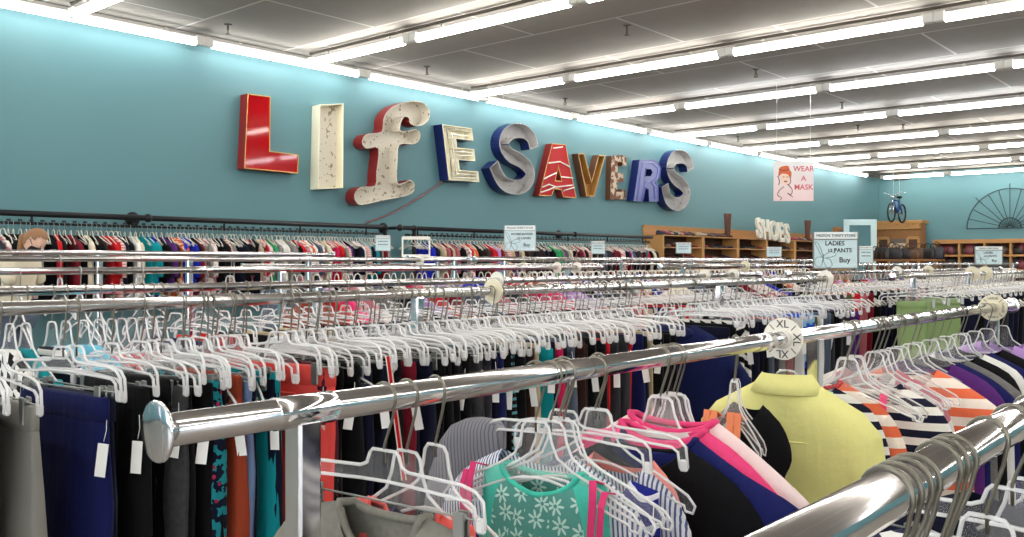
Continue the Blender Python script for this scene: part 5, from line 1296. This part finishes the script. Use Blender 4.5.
def build_person():
    """woman bending over the racks, hair tied back, dark face mask"""
    X = rod_x(14, 9.0); Y = 9.0; d = depth(X, Y)
    t = None
    A = bpy.data
    def skin(verts, edges, radii, name, sub=1):
        me = A.meshes.new(name); me.from_pydata(verts, edges, []); o = A.objects.new(name, me); C.objects.link(o)
        m = o.modifiers.new('s', 'SKIN'); m.use_smooth_shade = True
        for i, r in enumerate(radii): me.skin_vertices[0].data[i].radius = (r, r) if not isinstance(r, tuple) else r
        me.skin_vertices[0].data[0].use_root = True
        if sub: s_ = o.modifiers.new('u', 'SUBSURF'); s_.levels = sub; s_.render_levels = sub
        dg = bpy.context.evaluated_depsgraph_get(); dg.update(); out = A.meshes.new_from_object(o.evaluated_get(dg)); A.objects.remove(o); return out
    # local: +x forward (where she looks), z up, standing height 1.72, head bent forward
    v = [(0, 0, .98), (.02, 0, 1.14), (.05, 0, 1.32), (.09, 0, 1.46), (.14, 0, 1.54),
         (.06, .17, 1.42), (.12, .24, 1.18), (.34, .2, 1.12), (.06, -.17, 1.42), (.12, -.24, 1.18), (.34, -.18, 1.16),
         (0, .09, .92), (.02, .1, .5), (0, .1, .09), (.13, .11, .04), (0, -.09, .92), (.02, -.1, .5), (0, -.1, .09), (.13, -.11, .04),
         (.42, .19, 1.12), (.42, -.17, 1.18)]
    e = [(0, 1), (1, 2), (2, 3), (3, 4), (2, 5), (5, 6), (6, 7), (7, 19), (2, 8), (8, 9), (9, 10), (10, 20), (0, 11), (11, 12), (12, 13), (13, 14), (0, 15), (15, 16), (16, 17), (17, 18)]
    r = [(.16, .12), (.13, .1), (.16, .11), (.06, .06), (.052, .052), .062, .045, .032, .062, .045, .032, .09, .062, .042, .035, .09, .062, .042, .035, (.024, .04), (.024, .04)]
    body = skin(v, e, r, 'body', 1)
    bm = bmesh.new(); bm.from_mesh(body)
    def add_ball(c, rr, n=14, rot=None):
        mb = MB(); mb.ball((0, 0, 0), rr, n); tm = mb.mesh('tmp')
        if rot: tm.transform(rot)
        tm.transform(Matrix.Translation(c)); bm.from_mesh(tm); A.meshes.remove(tm)
    tilt = Matrix.Rotation(math.radians(48), 4, 'Y'); hc = Vector((.21, 0, 1.62))
    P = lambda p: hc + (tilt.to_3x3() @ Vector(p))
    add_ball(hc, (.098, .076, .118), 18, tilt); add_ball(P((.045, 0, -.06)), (.058, .05, .055), 12, tilt); add_ball(P((.104, 0, -.012)), (.02, .013, .022), 8, tilt)
    for s in (-1, 1): add_ball(P((-.005, s * .076, -.01)), (.02, .01, .03), 8, tilt); add_ball(P((.084, s * .032, .012)), (.012, .014, .009), 8, tilt)
    add_ball(P((.094, 0, -.052)), (.012, .022, .008), 8, tilt)
    for s, wr_ in ((1, (.42, .19, 1.12)), (-1, (.42, -.17, 1.18))):
        for q in range(4):
            y = wr_[1] + (q - 1.5) * .019; L = (.07, .08, .075, .058)[q]
            fm = skin([(wr_[0] - .012, wr_[1] + (y - wr_[1]) * .5, wr_[2]), (wr_[0] + .03, y, wr_[2]), (wr_[0] + .03 + L * .5, y * 1.0, wr_[2] - .004), (wr_[0] + .03 + L * .85, y, wr_[2] - .025), (wr_[0] + .03 + L, y, wr_[2] - .045)], [(0, 1), (1, 2), (2, 3), (3, 4)], [.012, .0095, .009, .0085, .008], 'f', 1); bm.from_mesh(fm); A.meshes.remove(fm)
        fm = skin([(wr_[0] - .005, wr_[1] - s * .02, wr_[2]), (wr_[0] + .025, wr_[1] - s * .052, wr_[2] - .01), (wr_[0] + .055, wr_[1] - s * .06, wr_[2] - .03)], [(0, 1), (1, 2)], [.011, .0095, .008], 'f', 1); bm.from_mesh(fm); A.meshes.remove(fm)
    bm.to_mesh(body); bm.free()
    o = link('person', body, [plain('skin', S(232, 190, 166), .5)])
    md = o.modifiers.new('r', 'REMESH'); md.mode = 'VOXEL'; md.voxel_size = .0052; md.use_smooth_shade = True
    dg = bpy.context.evaluated_depsgraph_get(); dg.update(); nm = A.meshes.new_from_object(o.evaluated_get(dg)); o.modifiers.clear(); o.data = nm
    bm = bmesh.new(); bm.from_mesh(nm); seen = set(); best = []
    for v0 in bm.verts:
        if v0 in seen: continue
        st = [v0]; seen.add(v0); comp = []
        while st:
            q = st.pop(); comp.append(q)
            for ed in q.link_edges:
                w = ed.other_vert(q)
                if w not in seen: seen.add(w); st.append(w)
        if len(comp) > len(best): best = comp
    keep = set(best); bmesh.ops.delete(bm, geom=[v for v in bm.verts if v not in keep], context='VERTS'); bm.to_mesh(nm); bm.free()
    for p in nm.polygons: p.use_smooth = True
    if not nm.materials: nm.materials.append(D.materials['skin'])
    tag(o, 'woman with tied brown hair and black face mask bending over the racks', 'person')
    # clothes
    cl = skin([(0, 0, .96), (.02, 0, 1.14), (.05, 0, 1.34), (.085, 0, 1.45), (.06, .17, 1.42), (.115, .235, 1.2), (.06, -.17, 1.42), (.115, -.235, 1.2)], [(0, 1), (1, 2), (2, 3), (2, 4), (4, 5), (2, 6), (6, 7)], [(.18, .135), (.15, .12), (.178, .128), (.082, .082), .08, .066, .08, .066], 'top', 1)
    link('shirt', cl, fab('cream'), o)
    tr = skin([(0, 0, 1.0), (0, .09, .92), (.02, .1, .5), (0, .1, .1), (0, -.09, .92), (.02, -.1, .5), (0, -.1, .1)], [(0, 1), (1, 2), (2, 3), (0, 4), (4, 5), (5, 6)], [(.172, .13), .105, .078, .065, .105, .078, .065], 'jeans', 1)
    link('jeans', tr, fab('slate'), o)
    sh = MB()
    for s in (-1, 1): sh.ball((.06, s * .105, .045), (.14, .052, .045), 12)
    sh.build('shoes', M['rubber'], o)
    hair = plain('brown_hair', S(150, 108, 72), .5, bump=.4, scale=60)
    hm = MB(); n = 40
    hm.ball((0, 0, 0), (.106, .085, .124), n); me = hm.mesh('hair'); bm = bmesh.new(); bm.from_mesh(me)
    bmesh.ops.delete(bm, geom=[q for q in bm.verts if q.co.x > .04 and q.co.z < .085 or q.co.z < -.085 or (q.co.x > -.01 and q.co.z < .02)], context='VERTS')
    bm.transform(Matrix.Translation(hc) @ tilt); bm.to_mesh(me); bm.free(); link('hair', me, hair, o)
    mb = MB(); mb.tube([hc + Vector(v) for v in ((-.07, 0, .05), (-.125, 0, .03), (-.15, .01, -.07), (-.14, .025, -.17), (-.11, .03, -.26))], [.03, .034, .032, .026, .01], 10); mb.build('ponytail', hair, o)
    mk = MB(); rows = []
    for z, x0, w in ((.0, .1, .03), (-.02, .118, .055), (-.06, .112, .06), (-.1, .088, .045)):
        rows.append([P((x0 * math.cos(a) * 1.0, w * 1.25 * math.sin(a), z)) for a in [-1.2 + 2.4 * q / 8 for q in range(9)]] + [P((x0 * math.cos(a) * .96 - .004, w * 1.2 * math.sin(a), z)) for a in [1.2 - 2.4 * q / 8 for q in range(9)]])
    mk.rings(rows)
    for s in (-1, 1): mk.tube([P((.045, s * .066, -.02)), P((.0, s * .084, .01)), P((-.015, s * .086, 0))], .003, 5)
    mk.build('face_mask', plain('black_mask', S(18, 18, 22), .8), o)
    ey = MB()
    for s in (-1, 1): ey.ball(P((.09, s * .032, .012)), .008, 8)
    ey.build('eye', M['ink'], o)
    o.location = (X, Y, 0); o.rotation_euler.z = math.radians(-55)
    return o
# ------------------------------------------------------------------ camera, light, settings
def build_camera():
    cd = D.cameras.new('camera'); cd.sensor_width = 36; cd.lens = 36 * F / 1024; cd.shift_y = -6.5 / 1024; cd.clip_end = 100
    cam = D.objects.new('camera', cd); C.objects.link(cam); cam.location = (0, 0, EYE)
    cam.rotation_euler = (PI / 2, 0, TH - PI / 2)
    sc = bpy.context.scene; sc.camera = cam
    cd.clip_start = .05
    w = D.worlds.new('fill_sky'); sc.world = w; w.use_nodes = True  # bright sky added as fill, entering through the added front windows
    w.node_tree.nodes['Background'].inputs[0].default_value = (.9, .95, 1, 1); w.node_tree.nodes['Background'].inputs[1].default_value = 3.0
    vs = sc.view_settings; vs.view_transform = 'Standard'; vs.look = 'None'; vs.gamma = 1; vs.exposure = EXPO; vs.use_curve_mapping = False
    cy = sc.cycles; cy.max_bounces = 8; cy.diffuse_bounces = 4; cy.glossy_bounces = 4; cy.transmission_bounces = 4; cy.transparent_max_bounces = 40
    cy.sample_clamp_indirect = 6; cy.use_denoising = True; cy.use_light_tree = True; cy.caustics_reflective = False; cy.caustics_refractive = False
EXPO = 1.1
build_materials()
build_room(); build_lights(); build_sprinklers(); build_letters(); build_signs()
build_racks(); build_discs(); build_rail_a(); build_other_rails(); build_wall_rails()
build_front(); build_shoes(); build_person()
build_camera()
